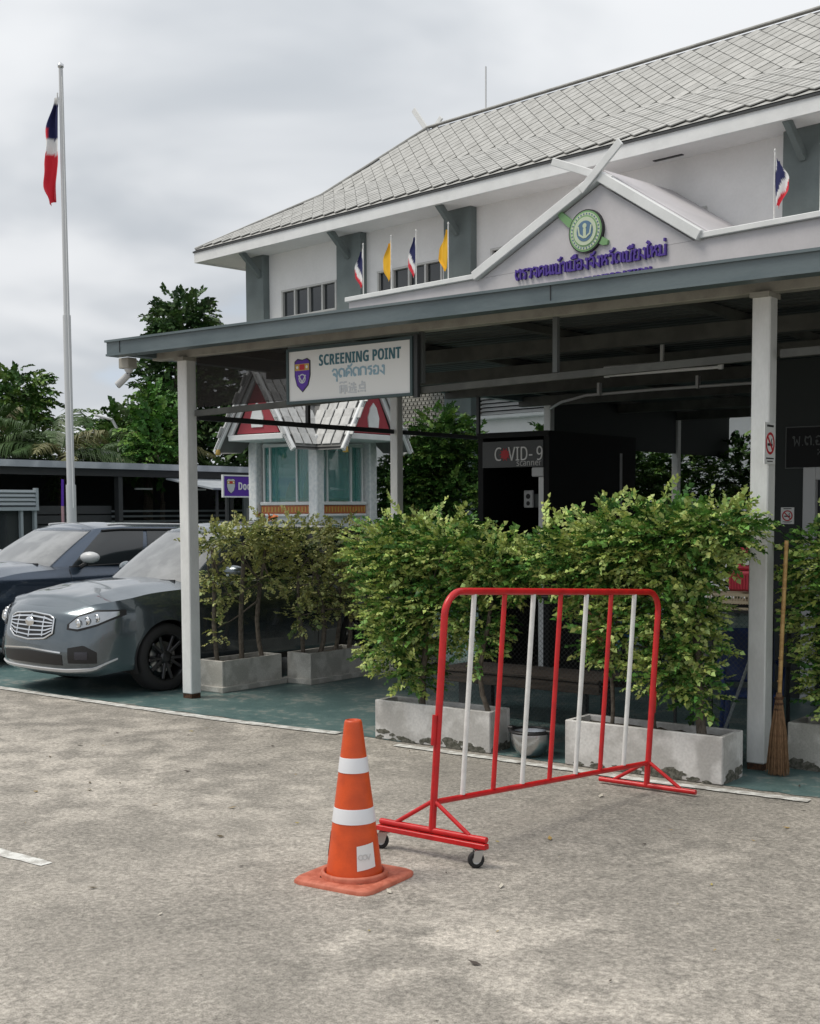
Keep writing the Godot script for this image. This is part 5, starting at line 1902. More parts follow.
		mg.lathe(prof, 20, Transform3D(Basis(Vector3.UP, s * 0.25) * Basis.from_scale(Vector3(1.35, 0.85, 0.8)), mp + Vector3(0, 0.04, 0)))
		var mr := part(mg, "door_mirror", paint if not suv else M.light_metal, root)  # SUV mirror gets a pale colour in place of reflected sky
		mg = Geo.new()
		mg.bar(mp + Vector3(-s * 0.04, -0.03, 0), c.cabin(s * 3.45, 0.03), 0.05, 0.05, 0.01)
		part(mg, "mirror_arm", M.black_trim, mr)
		# headlamp: dark housing, clear lens, projector
		var a0 = 2.05 * s
		var a1 = 4.75 * s
		var lo := [-4.75, .82 + up, -3.6, .715 + up, -2.6, .665 + up, -2.05, .68 + up, 2.05, .68 + up, 2.6, .665 + up, 3.6, .715 + up, 4.75, .82 + up]
		var hi := [-4.75, .87 + up, -3.6, .872 + up, -2.6, .822 + up, -2.05, .73 + up, 2.05, .73 + up, 2.6, .822 + up, 3.6, .872 + up, 4.75, .87 + up]
		var hl := part(patch(bodf, minf(a0, a1), maxf(a0, a1), lo, hi, 0.006, 20, 4), "headlamp", M.black_trim, root)
		lo = [-4.5, .82 + up, -3.6, .735 + up, -2.6, .685 + up, -2.2, .695 + up, 2.2, .695 + up, 2.6, .685 + up, 3.6, .735 + up, 4.5, .82 + up]
		hi = [-4.5, .855 + up, -3.6, .85 + up, -2.6, .80 + up, -2.2, .735 + up, 2.2, .735 + up, 2.6, .80 + up, 3.6, .85 + up, 4.5, .855 + up]
		part(patch(bodf, minf(2.2 * s, 4.5 * s), maxf(2.2 * s, 4.5 * s), lo, hi, 0.014, 16, 3), "lens", M.lamp_clear, hl)
		for q in [2.65, 3.15, 3.65]:
			var pg := Geo.new()
			var pc := c.body(q * s, table(lo, q) * 0.5 + table(hi, q) * 0.5)
			pg.lathe([Vector2(0.042, 0), Vector2(0.04, 0.012), Vector2(0.03, 0.012), Vector2(0.024, 0.006), Vector2(0, 0.016)], 16, Transform3D(Basis(Vector3.RIGHT, PI / 2), pc + Vector3(s * 0.006, 0, 0.016)))
			part(pg, "projector", M.chrome, hl)
		# fog lamp recess in the bumper
		var fr := part(patch(bodf, minf(2.15 * s, 3.55 * s), maxf(2.15 * s, 3.55 * s), [-9, .35], [-3.55, .46, -2.9, .53, -2.15, .50, 2.15, .50, 2.9, .53, 3.55, .46], 0.005, 12, 3), "fog_lamp_recess", M.black_trim, root)
		part(patch(bodf, minf(2.5 * s, 3.1 * s), maxf(2.5 * s, 3.1 * s), [-9, .39], [-9, .465], 0.011, 8, 3), "fog_lamp", M.fog_dark, fr)
		# wheels
		for q in zc:
			wheel(root, Vector3(s * (cat(c.plan, 6.0 if q > -2 else 9.0).x - 0.145), r, q), s, r)
			var well := Geo.new()
			var xw: float = cat(c.plan, 6.0 if q > -2 else 9.0).x
			var ra := []
			var rb := []
			var arc1 := PackedVector3Array()
			var arc2 := PackedVector3Array()
			for k in 21:
				var a := -0.35 + (PI + 0.7) * k / 20.0
				arc1.append(Vector3(s * (xw - 0.015), r + sin(a) * (arch + 0.012), q + cos(a) * (arch + 0.012)))
				arc2.append(Vector3(s * (xw - 0.42), r + sin(a) * (arch + 0.012), q + cos(a) * (arch + 0.012)))
			well.grid([arc1, arc2])
			for k in 20:
				well.tri(Vector3(s * (xw - 0.42), r, q), arc2[k], arc2[k + 1])
			part(well, "wheel_well", M.rubber, root)
		# sill
		var sl := Geo.new()
		sl.bar(Vector3(s * 0.925, 0.245, -1.42), Vector3(s * 0.925, 0.245, -3.45), 0.06, 0.07, 0.015)
		part(sl, "sill", M.black_trim, root)
		var dl := Geo.new()
		for q in [7.0 - 0.35, 8.0 - 0.05]:
			var pts := []
			for k in 12:
				var h := lerpf(0.32, c.ytop(q) - 0.01, k / 11.0)
				pts.append(c.body(q * s, h) + Vector3(s * 0.0005, 0, 0))
			dl.tube(pts, 0.004, 4)
		part(dl, "door_gap", M.black_trim, root)
	# grille with bright surround and bars
	var glo := [-1.3, .65 + up, -0.9, .595 + up, 0, .575 + up, 0.9, .595 + up, 1.3, .65 + up]
	var ghi := [-1.3, .77 + up, -1.05, .80 + up, 0, .82 + up, 1.05, .80 + up, 1.3, .77 + up]
	var gr := part(patch(bodf, -1.3, 1.3, glo, ghi, 0.004, 24, 4), "grille", M.black_trim, root)
	for k in 5:
		var f := 0.12 + k * 0.19
		var gl := []
		var gh := []
		for q in [-1.27, -0.9, 0.0, 0.9, 1.27]:
			var m := lerpf(table(glo, q), table(ghi, q), f)
			gl.append_array([q, m - 0.006]); gh.append_array([q, m + 0.007])
		part(patch(bodf, -1.27, 1.27, gl, gh, 0.02, 24, 1), "grille_bar", M.chrome, gr)
	for q in [-0.75, 0.0, 0.75]:
		part(patch(bodf, q - 0.03, q + 0.03, [-9, table(glo, q) + 0.01], [-9, table(ghi, q) - 0.01], 0.016, 2, 3), "grille_upright", M.chrome, gr)
	var rimpts := []
	for k in 25:
		var q := lerpf(-1.32, 1.32, k / 24.0)
		rimpts.append(bodf.call(q, table(glo, q) - 0.012) + Vector3(0, 0, 0.012))
	for k in 25:
		var q := lerpf(1.32, -1.32, k / 24.0)
		rimpts.append(bodf.call(q, table(ghi, q) + 0.012) + Vector3(0, 0, 0.012))
	rimpts.append(rimpts[0])
	var rg := Geo.new()
	rg.tube(rimpts, 0.010, 6, false)
	part(rg, "grille_surround", M.chrome, gr)
	var eb := Geo.new()
	eb.lathe([Vector2(0.055, 0), Vector2(0.05, 0.012), Vector2(0, 0.016)], 18, Transform3D(Basis(Vector3.RIGHT, PI / 2) * Basis.from_scale(Vector3(1.3, 1, 0.9)), c.body(0, .74 + up) + Vector3(0, 0, 0.02)))
	part(eb, "badge", M.chrome, gr)
	# lower intake, bright strips
	var li := part(patch(bodf, -1.85, 1.85, [-9, .325], [-1.85, .43, 0, .455, 1.85, .43], 0.004, 20, 3), "lower_intake", M.black_trim, root)
	part(patch(bodf, -1.8, 1.8, [-1.8, .445, 0, .47, 1.8, .445], [-1.8, .46, 0, .485, 1.8, .46], 0.012, 20, 1), "intake_strip", M.chrome, li)
	part(patch(bodf, -4.4, 4.4, [-4.4, .38, -3.4, .285, -2, .265, 2, .265, 3.4, .285, 4.4, .38], [-4.4, .395, -3.4, .305, -2, .29, 2, .29, 3.4, .305, 4.4, .395], 0.014, 40, 1), "lip_strip", M.light_metal, root)
	var pl := Geo.new()
	pl.box(c.body(0, .52) + Vector3(0, 0, 0.02), Vector3(0.34, 0.11, 0.012), Basis(), 0.003)
	if suv:
		part(pl, "number_plate", M.sign_white, root)
	var wp := Geo.new()
	for q in [[-1.2, .5], [0.1, 1.7]]:
		var a := c.cabin(q[0], 0.03) + Vector3(0, 0.03, 0.02)
		var b := c.cabin(q[1], 0.05) + Vector3(0, 0.03, 0.02)
		wp.bar(a, b, 0.014, 0.02)
	part(wp, "wiper", M.black_trim, root)
	var ub := Geo.new()
	ub.span(-0.52, 0.52, 0.22, 0.55, -4.7, -0.25)
	ub.span(-0.88, 0.88, 0.24, 0.6, -3.4, -1.46)
	ub.span(-0.88, 0.88, 0.26, 0.6, -4.65, -4.36)
	part(ub, "underbody", M.rubber, root)
	var tl := patch(bodf, 9.7, 10.6, [0, .78], [0, .95], 0.008, 8, 3)
	part(tl, "tail_lamp", M.red_print, root)


# ---------------------------------------------------------------- planters and shrubs

func planter(called: String, label: String, x0, x1, z0, z1, h, m: Material, ledge := false, mossy := false) -> void:
	var p := thing(called, label, "planter", Vector3((x0 + x1) / 2.0, 0.004, (z0 + z1) / 2.0), 0.0, "concrete planters")
	var hx: float = absf(x1 - x0) / 2.0
	var hz: float = absf(z1 - z0) / 2.0
	var w := 0.035
	var g := Geo.new()
	g.span(-hx, hx, 0.0, h, hz - w, hz, 0.006)
	g.span(-hx, hx, 0.0, h, -hz, -hz + w, 0.006)
	g.span(-hx + 0.001, -hx + w, 0.001, h - 0.002, -hz + w, hz - w)
	g.span(hx - w, hx - 0.001, 0.001, h - 0.002, -hz + w, hz - w)
	part(g, "trough", m, p)
	if ledge:
		var lg := Geo.new()
		lg.span(-hx - 0.03, hx + 0.03, 0.0, 0.06, -hz - 0.05, hz + 0.03, 0.006)
		part(lg, "foot_slab", M.planter, p)
	var so := Geo.new()
	var rows := []
	for j in 7:
		var row := PackedVector3Array()
		for i in 15:
			row.append(Vector3(lerpf(-hx + w, hx - w, i / 14.0), h - 0.05 + rng.randf_range(-0.02, 0.02), lerpf(hz - w, -hz + w, j / 6.0)))
		rows.append(row)
	so.grid(rows)
	part(so, "soil", M.soil, p)
	if mossy:
		# dark growth creeping up from the ground with a ragged upper edge
		var mg := Geo.new()
		for s in 2:
			var len_ := hx if s == 0 else hz
			var face := Transform3D(Basis(), Vector3(0, 0, hz)) if s == 0 else Transform3D(Basis(Vector3.UP, PI / 2), Vector3(hx, 0, 0))
			for i in (46 if s == 0 else 14):
				var cx := rng.randf_range(-len_ + 0.04, len_ - 0.04)
				var patchy := absf(sin(cx * 4.3 + hx * 7.0))
				var rr := rng.randf_range(0.006, 0.022) * (0.5 + patchy)
				var cy := rng.randf_range(0.002, 0.05) * (0.3 + patchy)
				var pts := PackedVector2Array()
				for k in 13:
					var an := TAU * k / 13.0
					var q := rr * rng.randf_range(0.6, 1.3)
					pts.append(Vector2(clampf(cx + cos(an) * q * 2.2, -len_ + 0.004, len_ - 0.004), maxf(0.0, cy + sin(an) * q)))
				mg.prism(pts, 0.0012 + 0.00005 * i, face)
		part(mg, "moss", M.moss, p)


func make_planters() -> void:
	planter("concrete_planter", "grey concrete planter on a slab beside the left canopy post", -9.70, -9.34, -8.99, -9.86, 0.32, M.planter, true)
	planter("concrete_planter", "grey concrete planter, second along the parked car", -9.36, -9.02, -9.96, -10.86, 0.33, M.planter, true)
	planter("concrete_planter", "grey concrete planter farthest back, half hidden by the middle hedge", -9.2, -8.85, -11.25, -12.1, 0.34, M.planter, true)
	planter("concrete_planter", "whitish stained planter in the middle behind the barrier's left end", -6.48, -5.36, -7.92, -8.20, 0.315, M.planter_white, false, true)
	planter("concrete_planter", "whitish planter directly behind the barrier's far foot", -4.70, -3.49, -7.91, -8.25, 0.325, M.planter_white, false, true)
	planter("concrete_planter", "dark weathered planter behind the broom", -3.36, -2.1, -8.72, -9.05, 0.33, M.planter, false, true)
	var young := Color(0.39, 0.48, 0.15)
	var t1 := [Color(0.046, 0.128, 0.027), Color(0.088, 0.215, 0.044), Color(0.155, 0.305, 0.068), young]
	var t2 := [Color(0.075, 0.12, 0.04), Color(0.13, 0.19, 0.062), Color(0.21, 0.275, 0.095), Color(0.42, 0.45, 0.17)]  # leaf tones raised to put light from the side into the colour
	var st := func(x, z, h, r, dx := 0.0, dz := 0.0): return [Vector3(x, 0.26, z), Vector3(x + dx, h, z + dz), r]
	# A
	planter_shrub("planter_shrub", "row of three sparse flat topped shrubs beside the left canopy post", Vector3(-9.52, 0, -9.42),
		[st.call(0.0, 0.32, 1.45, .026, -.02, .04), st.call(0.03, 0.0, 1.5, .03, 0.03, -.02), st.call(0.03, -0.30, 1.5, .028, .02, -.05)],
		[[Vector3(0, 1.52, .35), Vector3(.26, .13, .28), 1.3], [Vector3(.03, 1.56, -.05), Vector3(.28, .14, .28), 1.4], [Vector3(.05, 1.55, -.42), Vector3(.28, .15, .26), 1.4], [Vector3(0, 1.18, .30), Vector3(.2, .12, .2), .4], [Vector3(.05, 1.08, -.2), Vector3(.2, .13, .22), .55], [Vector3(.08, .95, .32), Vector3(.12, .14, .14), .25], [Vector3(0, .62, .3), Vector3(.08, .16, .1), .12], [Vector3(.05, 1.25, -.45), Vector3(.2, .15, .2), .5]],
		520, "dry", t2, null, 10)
	# B
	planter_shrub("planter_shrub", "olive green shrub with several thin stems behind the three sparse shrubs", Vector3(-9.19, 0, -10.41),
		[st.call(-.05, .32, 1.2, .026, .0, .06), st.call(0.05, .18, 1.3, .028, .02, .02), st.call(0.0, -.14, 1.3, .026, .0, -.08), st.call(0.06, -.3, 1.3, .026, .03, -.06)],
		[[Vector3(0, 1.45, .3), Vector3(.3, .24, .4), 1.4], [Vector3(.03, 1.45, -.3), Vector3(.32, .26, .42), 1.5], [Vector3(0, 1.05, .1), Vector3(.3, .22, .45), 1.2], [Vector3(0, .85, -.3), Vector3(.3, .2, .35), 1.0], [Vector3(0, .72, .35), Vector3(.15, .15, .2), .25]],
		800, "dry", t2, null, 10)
	# C
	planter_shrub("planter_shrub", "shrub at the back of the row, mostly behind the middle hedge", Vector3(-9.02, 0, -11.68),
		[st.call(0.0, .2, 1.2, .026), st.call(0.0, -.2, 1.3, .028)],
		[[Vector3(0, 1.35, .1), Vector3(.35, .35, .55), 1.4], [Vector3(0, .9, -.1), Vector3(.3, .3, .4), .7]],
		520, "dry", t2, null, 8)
	# D
	planter_shrub("planter_shrub", "dense bright green hedge in the middle planter left of the barrier", Vector3(-5.85, 0, -8.06),
		[st.call(-.24, .02, 1.2, .03, -.05, -.02), st.call(.40, 0.0, 1.3, .022, .0, -.02)],
		[[Vector3(-.55, 1.50, 0), Vector3(.40, .26, .34), 1.6], [Vector3(-.05, 1.50, 0), Vector3(.42, .30, .36), 1.7], [Vector3(.42, 1.42, 0), Vector3(.36, .26, .34), 1.3], [Vector3(-.46, 1.15, .02), Vector3(.36, .36, .32), 1.4], [Vector3(-.1, 1.1, .0), Vector3(.38, .34, .3), 1.3], [Vector3(-.48, .78, .02), Vector3(.34, .26, .28), .9], [Vector3(.28, .95, .0), Vector3(.22, .32, .24), .6], [Vector3(-.35, .55, .02), Vector3(.2, .14, .2), .3], [Vector3(.68, 1.35, 0), Vector3(.16, .14, .2), .25]],
		2700, "lush", t1, null, 26)
	# E
	planter_shrub("planter_shrub", "broad bright green hedge behind the red and white barrier", Vector3(-4.1, 0, -8.10),
		[st.call(-.32, .0, 1.1, .016, .06, 0), st.call(.03, 0.02, 1.2, .018, .02, .0), st.call(.40, .05, 1.2, .036, -.05, -.02)],
		[[Vector3(-.62, 1.50, 0), Vector3(.36, .26, .34), 1.3], [Vector3(-.2, 1.58, 0), Vector3(.42, .30, .36), 1.8], [Vector3(.16, 1.58, 0), Vector3(.40, .32, .36), 1.8], [Vector3(.50, 1.70, 0), Vector3(.25, .20, .32), 0.9], [Vector3(.04, 1.2, 0), Vector3(.42, .34, .32), 1.6], [Vector3(.24, .88, .02), Vector3(.26, .28, .28), .8], [Vector3(-.32, .95, .02), Vector3(.22, .26, .22), .5], [Vector3(.12, .68, .08), Vector3(.28, .14, .2), .35], [Vector3(.38, .6, .05), Vector3(.12, .14, .14), .15], [Vector3(-.5, 1.22, 0), Vector3(.2, .16, .24), .4]],
		2850, "lush", t1, null, 30)
	# F
	planter_shrub("planter_shrub", "green hedge at the right edge behind the broom and post", Vector3(-2.75, 0, -8.88),
		[st.call(-.3, .0, 1.2, .028), st.call(.15, 0.0, 1.2, .03)],
		[[Vector3(-.25, 1.45, 0), Vector3(.45, .32, .34), 1.6], [Vector3(-.2, 1.05, 0), Vector3(.45, .4, .32), 1.6], [Vector3(-.15, .65, 0), Vector3(.42, .3, .28), 1.2], [Vector3(.35, 1.1, 0), Vector3(.3, .6, .3), .8]],
		1700, "lush", t1, null, 14)


# ---------------------------------------------------------------- things in front

func make_barrier() -> void:
	var far := Vector3(-3.84, 0.03, -7.51)
	var near := Vector3(-4.0, 0.03, -5.36)
	var b := thing("crowd_barrier", "red tubular crowd barrier with alternating white and red bars", "barrier", Vector3(-3.92, 0, -6.43))
	var o := Vector3(-3.92, 0, -6.43)
	var h := (near - far).normalized()
	var sn := 0.0535
	var along := h * sqrt(1 - sn * sn) + Vector3.UP * sn
	var up := (Vector3.UP * sqrt(1 - sn * sn) - h * sn + Vector3(0.032, 0, 0)).normalized()
	var ln := near.distance_to(far)
	var at := func(s: float, y: float) -> Vector3: return far - o + along * s + up * y
	var top := 1.275
	var bend := 0.13
	# outer hoop
	var pts := [at.call(0.0, 0.0), at.call(0.0, top - bend)]
	for k in range(1, 8):
		var a := PI / 2 * k / 8.0
		pts.append(at.call(bend * (1 - cos(a)), top - bend + bend * sin(a)))
	pts.append(at.call(bend, top)); pts.append(at.call(ln - bend, top))
	for k in range(1, 8):
		var a := PI / 2 * k / 8.0
		pts.append(at.call(ln - bend + bend * sin(a), top - bend + bend * cos(a)))
	pts.append(at.call(ln, top - bend)); pts.append(at.call(ln, 0.0))
	var g := Geo.new()
	g.tube(pts, 0.0195, 14)
	part(g, "hoop", M.red_paint, b)
	g = Geo.new()
	g.tube([at.call(0.02, 0.15), at.call(ln - 0.02, 0.15)], 0.016, 12)
	part(g, "bottom_rail", M.red_paint, b)
	for k in 7:
		var s := ln - ln * (k + 1) / 8.0 + 0.03
		g = Geo.new()
		g.tube([at.call(s, 0.165), at.call(s, top - 0.015)], 0.0145, 10)
		part(g, "bar", M.white_paint if k % 2 == 0 else M.red_paint, b)
	# lock sleeve on the near upright, hook on the far one
	g = Geo.new()
	g.tube([at.call(ln + 0.032, 0.62), at.call(ln + 0.032, 0.46)], 0.014, 8)
	part(g, "coupling", M.red_paint, b)
	g = Geo.new()
	g.tube([at.call(-0.026, 0.62), at.call(-0.03, 0.48)], 0.012, 8)
	part(g, "coupling", M.red_paint, b)
	for e in 2:
		var s := 0.0 if e == 0 else ln
		var f := Geo.new()
		var c: Vector3 = at.call(s, 0.0)
		f.tube([c + Vector3(-0.35, 0, 0), c + Vector3(0.35, 0, 0)], 0.0165, 12)
		var foot := part(f, "foot", M.red_paint, b)
		for q in [-1.0, 1.0]:
			var br := Geo.new()
			br.tube([at.call(s, 0.16), c + Vector3(q * 0.24, 0.01, 0)], 0.012, 10)
			part(br, "brace", M.red_paint, foot)
		if e == 1:
			var ch := Geo.new()
			ch.box(c + Vector3(0, -0.032, 0.012), Vector3(0.72, 0.028, 0.04), Basis(), 0.003)
			part(ch, "caster_carrier", M.red_paint, b)
			for q in [-0.315, 0.315]:
				caster(b, Vector3(c.x + q, 0, c.z + 0.012), c.y - 0.05)


func caster(parent: Node, at: Vector3, top: float) -> void:
	var n := Node3D.new()
	n.name = numbered("caster", parent)
	parent.add_child(n)
	n.position = at
	n.rotation.y = -0.72 if at.x > 0.0 else -1.0
	var g := Geo.new()
	var xf := Transform3D(Basis(Vector3.BACK, PI / 2), Vector3(0, 0.043, 0.02))
	g.lathe([Vector2(0.02, -0.013), Vector2(0.036, -0.014), Vector2(0.043, -0.009), Vector2(0.043, 0.009), Vector2(0.036, 0.014), Vector2(0.02, 0.013)], 24, xf)
	part(g, "wheel", M.rubber, n)
	g = Geo.new()
	g.lathe([Vector2(0.0, -0.016), Vector2(0.021, -0.015), Vector2(0.021, 0.015), Vector2(0, 0.016)], 16, xf, true)
	part(g, "hub", M.light_metal, n)
	g = Geo.new()
	for s in [-1.0, 1.0]:
		g.prism(PackedVector2Array([Vector2(-0.012, 0.035), Vector2(0.028, 0.035), Vector2(0.02, top - 0.006), Vector2(-0.03, top - 0.006)]), 0.003, Transform3D(Basis(Vector3.UP, -PI / 2), Vector3(s * 0.019 + 0.0015, 0, 0.012)))
	g.box(Vector3(0, top - 0.003, 0.0), Vector3(0.05, 0.006, 0.06))
	part(g, "fork", M.steel, n)


func make_cone() -> void:
	var c := thing("traffic_cone", "orange traffic cone with two white bands and a paper label", "traffic cone", Vector3(-4.075, 0, -4.81), 0.09)
	var g := Geo.new()
	# square rubber foot with raised rim
	var rows := []
	var prof := [[0.232, 0.0], [0.232, 0.016], [0.222, 0.026], [0.185, 0.028], [0.175, 0.020], [0.135, 0.020]]
	for p in prof:
		var row := PackedVector3Array()
		for k in 48:
			var a := -TAU * k / 48.0
			var q := pow(pow(absf(cos(a)), 9.0) + pow(absf(sin(a)), 9.0), -1.0 / 9.0)
			row.append(Vector3(cos(a) * q * p[0], p[1], sin(a) * q * p[0]))
		rows.append(row)
	g.grid(rows, true)
	part(g, "foot", M.cone_base_orange, c)
	g = Geo.new()
	g.lathe([Vector2(0.168, 0.016), Vector2(0.17, 0.04), Vector2(0.158, 0.05), Vector2(0.150, 0.045), Vector2(0.146, 0.03)], 40)
	part(g, "collar", M.cone_base_orange, c)
	var r0 := 0.142
	var r1 := 0.043
	var hh := 0.805
	var rad := func(y: float) -> float: return lerpf(r0, r1, (y - 0.03) / (hh - 0.03))
	g = Geo.new()
	var pr := []
	for k in 20:
		var y := lerpf(0.03, hh - 0.01, k / 19.0)
		pr.append(Vector2(rad.call(y), y))
	pr.append(Vector2(r1 - 0.004, hh)); pr.append(Vector2(r1 - 0.012, hh + 0.002)); pr.append(Vector2(r1 - 0.014, hh - 0.02)); pr.append(Vector2(0.0, hh - 0.025))
	g.lathe(pr, 48)
	part(g, "body", M.cone_orange, c)
	for y in [[0.298, 0.372], [0.548, 0.622]]:
		g = Geo.new()
		g.lathe([Vector2(rad.call(y[0]), y[0]), Vector2(rad.call(y[0]) + 0.0025, y[0] + 0.001), Vector2(rad.call(y[1]) + 0.0025, y[1] - 0.001), Vector2(rad.call(y[1]), y[1])], 48)
		part(g, "reflective_band", M.reflective_white, c)
	# stuck-on paper with faded print
	for lab in [[0.66, 1.42, 0.075, 0.195], [-1.25, -0.95, 0.11, 0.24]]:
		var rws := []
		for j in 5:
			var row := PackedVector3Array()
			for i in 13:
				var y := lerpf(lab[2], lab[3], j / 4.0) + (0.012 * i / 12.0)
				var a := lerpf(lab[0], lab[1], i / 12.0) + 0.05
				row.append(Vector3(sin(a) * (rad.call(y) + 0.0028), y, cos(a) * (rad.call(y) + 0.0028)))
			rws.append(row)
		g = Geo.new()
		g.grid(rws)
		var lb := part(g, "paper_label", M.paper, c)
		if lab[0] > 0:
			var k := Geo.new()
			for q in [[0.86, "C"], [1.02, "O"], [1.18, "V"]]:
				var ra: float = rad.call(0.13) + 0.0034
				var cen := Vector3(sin(q[0]) * ra, 0.142, cos(q[0]) * ra)
				var bx_ := Basis(Vector3.UP, q[0]) * Basis(Vector3.RIGHT, -0.127)
				var lx := Transform3D(bx_, cen)
				if q[1] == "O":
					k.ribbon(ring(0, 0, 0.012, 10), 0.005, 0.0006, lx, true)
				elif q[1] == "C":
					k.ribbon(ring(0, 0, 0.012, 10).slice(1), 0.005, 0.0006, lx)
				else:
					k.ribbon([Vector2(-0.011, 0.013), Vector2(0, -0.013), Vector2(0.011, 0.013)], 0.005, 0.0006, lx)
			part(k, "faded_print", M.paper_print, lb)


func make_small_things() -> void:
	# bench
	var b := thing("wooden_bench", "low dark slatted wooden bench behind the barrier, under the canopy", "bench", Vector3(-5.95, 0, -9.5))
	for i in 8:
		bx("slat", M.bench_wood, b, -0.85, 0.80, 0.405, 0.43, 0.24 - i * 0.075, 0.30 - i * 0.075, 0.004)
	bx("front_apron", M.bench_wood, b, -0.85, 0.80, 0.31, 0.40, 0.25, 0.29, 0.004)
	bx("back_apron", M.bench_wood, b, -0.85, 0.80, 0.31, 0.40, -0.27, -0.23, 0.004)
	for p in [[-0.62, 0.2], [0.6, 0.2], [-0.62, -0.2], [0.6, -0.2]]:
		bx("leg", M.dark_steel, b, p[0] - 0.04, p[0] + 0.04, 0.004, 0.309, p[1] - 0.03, p[1] + 0.03)
	# steel bowl
	var s := thing("steel_bowl", "round silver bowl with black rim on the floor between two planters", "bowl", Vector3(-5.06, 0.004, -8.02))
	var g := Geo.new()
	g.lathe([Vector2(0, 0), Vector2(0.06, 0.0), Vector2(0.10, 0.025), Vector2(0.135, 0.08), Vector2(0.148, 0.14), Vector2(0.148, 0.185), Vector2(0.142, 0.185), Vector2(0.142, 0.14), Vector2(0.10, 0.05), Vector2(0, 0.03)], 32)
	part(g, "shell", mat("bowl_silver", 0.50, 0.52, 0.54, 0.28, 1.0), s)
	g = Geo.new()
	g.lathe([Vector2(0.150, 0.178), Vector2(0.165, 0.185), Vector2(0.165, 0.20), Vector2(0.138, 0.205), Vector2(0.138, 0.19)], 32)
	part(g, "rim", M.black_trim, s)
	for q in [-1.0, 1.0]:
		g = Geo.new()
		g.box(Vector3(q * 0.168, 0.198, 0.0), Vector3(0.05, 0.03, 0.06), Basis(), 0.008)
		part(g, "handle", M.black_trim, s)
	# broom
	var br := thing("broom", "straw broom with bamboo handle leaning beside the right canopy post", "broom", Vector3(-3.315, 0.004, -8.44))
	g = Geo.new()
	g.tube([Vector3(0.0, 0.42, 0.0), Vector3(0.01, 1.0, -0.012), Vector3(0.025, 1.62, -0.03)], [0.014, 0.015, 0.014], 8)
	for k in 6:
		g.tube([Vector3(0.002 + k * 0.0035, 0.65 + k * 0.16, -0.004 * k), Vector3(0.002 + k * 0.0035, 0.66 + k * 0.16, -0.004 * k)], 0.0175, 8)
	part(g, "handle", M.bamboo, br)
	g = Geo.new()
	for k in 220:
		var a := rng.randf() * TAU
		var r := sqrt(rng.randf())
		var p0 := Vector3(cos(a) * r * 0.018, 0.52 + rng.randf_range(0, 0.06), sin(a) * r * 0.018)
		var p2 := Vector3(cos(a) * r * 0.085, rng.randf_range(0.0, 0.05), sin(a) * r * 0.055)
		var p1 := p0.lerp(p2, 0.5) + Vector3(cos(a) * 0.008, 0.0, sin(a) * 0.008)
		g.tube([p0, p1, p2], [0.0035, 0.003, 0.0018], 4, false)
	part(g, "bristles", M.broom_straw, br)
	g = Geo.new()
	for y in [0.46, 0.50, 0.54]:
		g.lathe([Vector2(0.030, y - 0.008), Vector2(0.034, y), Vector2(0.030, y + 0.008)], 12)
	part(g, "binding", M.rust, br)
	# chain link fence panel behind the planters
	var f := thing("chain_link_fence", "fine chain link fence panel behind the bench area", "fence", Vector3(-5.4, 0, -8.62))
	g = Geo.new()
	g.tube([Vector3(-1.1, 0.02, 0), Vector3(-1.1, 1.15, 0), Vector3(1.85, 1.15, 0), Vector3(1.85, 0.02, 0)], 0.012, 6)
	part(g, "frame", M.dark_steel, f)
	g = Geo.new()
	var x := -1.1 - 1.1
	while x < 1.85:
		for d in [1.0, -1.0]:
			var x0 := x
			var xe := x + 1.1
			var a := Vector2(maxf(x0, -1.1), 0.0)
			var e := Vector2(minf(xe, 1.85), 0.0)
			a.y = 0.03 + (a.x - x0)
			e.y = 0.03 + (e.x - x0)
			if d < 0:
				a.y = 1.16 - a.y
				e.y = 1.16 - e.y
			if e.x - a.x > 0.03:
				g.bar(Vector3(a.x, a.y, 0.002 * d), Vector3(e.x, e.y, 0.002 * d), 0.0015, 0.0015)
		x += 0.04
	part(g, "mesh", M.inner_grey, f).set_meta("kind", "stuff")
	# shelf table with baskets
	var t := thing("shelf_stand", "thin dark metal stand with shelf behind the right hedge", "stand", Vector3(-3.95, 0, -9.1))
	bx("shelf", M.dark_steel, t, -0.26, 0.4, 1.075, 1.095, -0.2, 0.2)
	for p in [[-0.24, 0.17], [0.38, 0.17], [-0.24, -0.17], [0.38, -0.17]]:
		bx("leg", M.dark_steel, t, p[0] - 0.012, p[0] + 0.012, 0.004, 1.075, p[1] - 0.012, p[1] + 0.012)
	var k := thing("plastic_basket", "cream perforated plastic basket on the stand beside the post", "basket", Vector3(-3.88, 1.096, -9.05))
	g = Geo.new()
	for r in [0.0, 0.045, 0.10]:
		g.span(-0.2, 0.2, r, r + 0.02, 0.12, 0.13); g.span(-0.2, 0.2, r, r + 0.02, -0.13, -0.12)
		g.span(-0.2, -0.19, r, r + 0.02, -0.12, 0.12); g.span(0.19, 0.2, r, r + 0.02, -0.12, 0.12)
	for i in 19:
		var xx := -0.195 + i * 0.0215
		g.span(xx, xx + 0.008, 0.02, 0.10, 0.1205, 0.1295)
	for i in 11:
		var zz := -0.115 + i * 0.0215
		g.span(0.1905, 0.1995, 0.02, 0.10, zz, zz + 0.008)
	g.span(-0.19, 0.19, 0.001, 0.012, -0.12, 0.12)
	part(g, "lattice", M.cream_plastic, k)
	var pk := thing("pink_basket", "pink plastic basket with a printed lid above the cream basket", "basket", Vector3(-3.82, 1.23, -9.06))
	g = Geo.new()
	g.box(Vector3(0, 0.075, 0), Vector3(0.22, 0.15, 0.18), Basis(), 0.015)
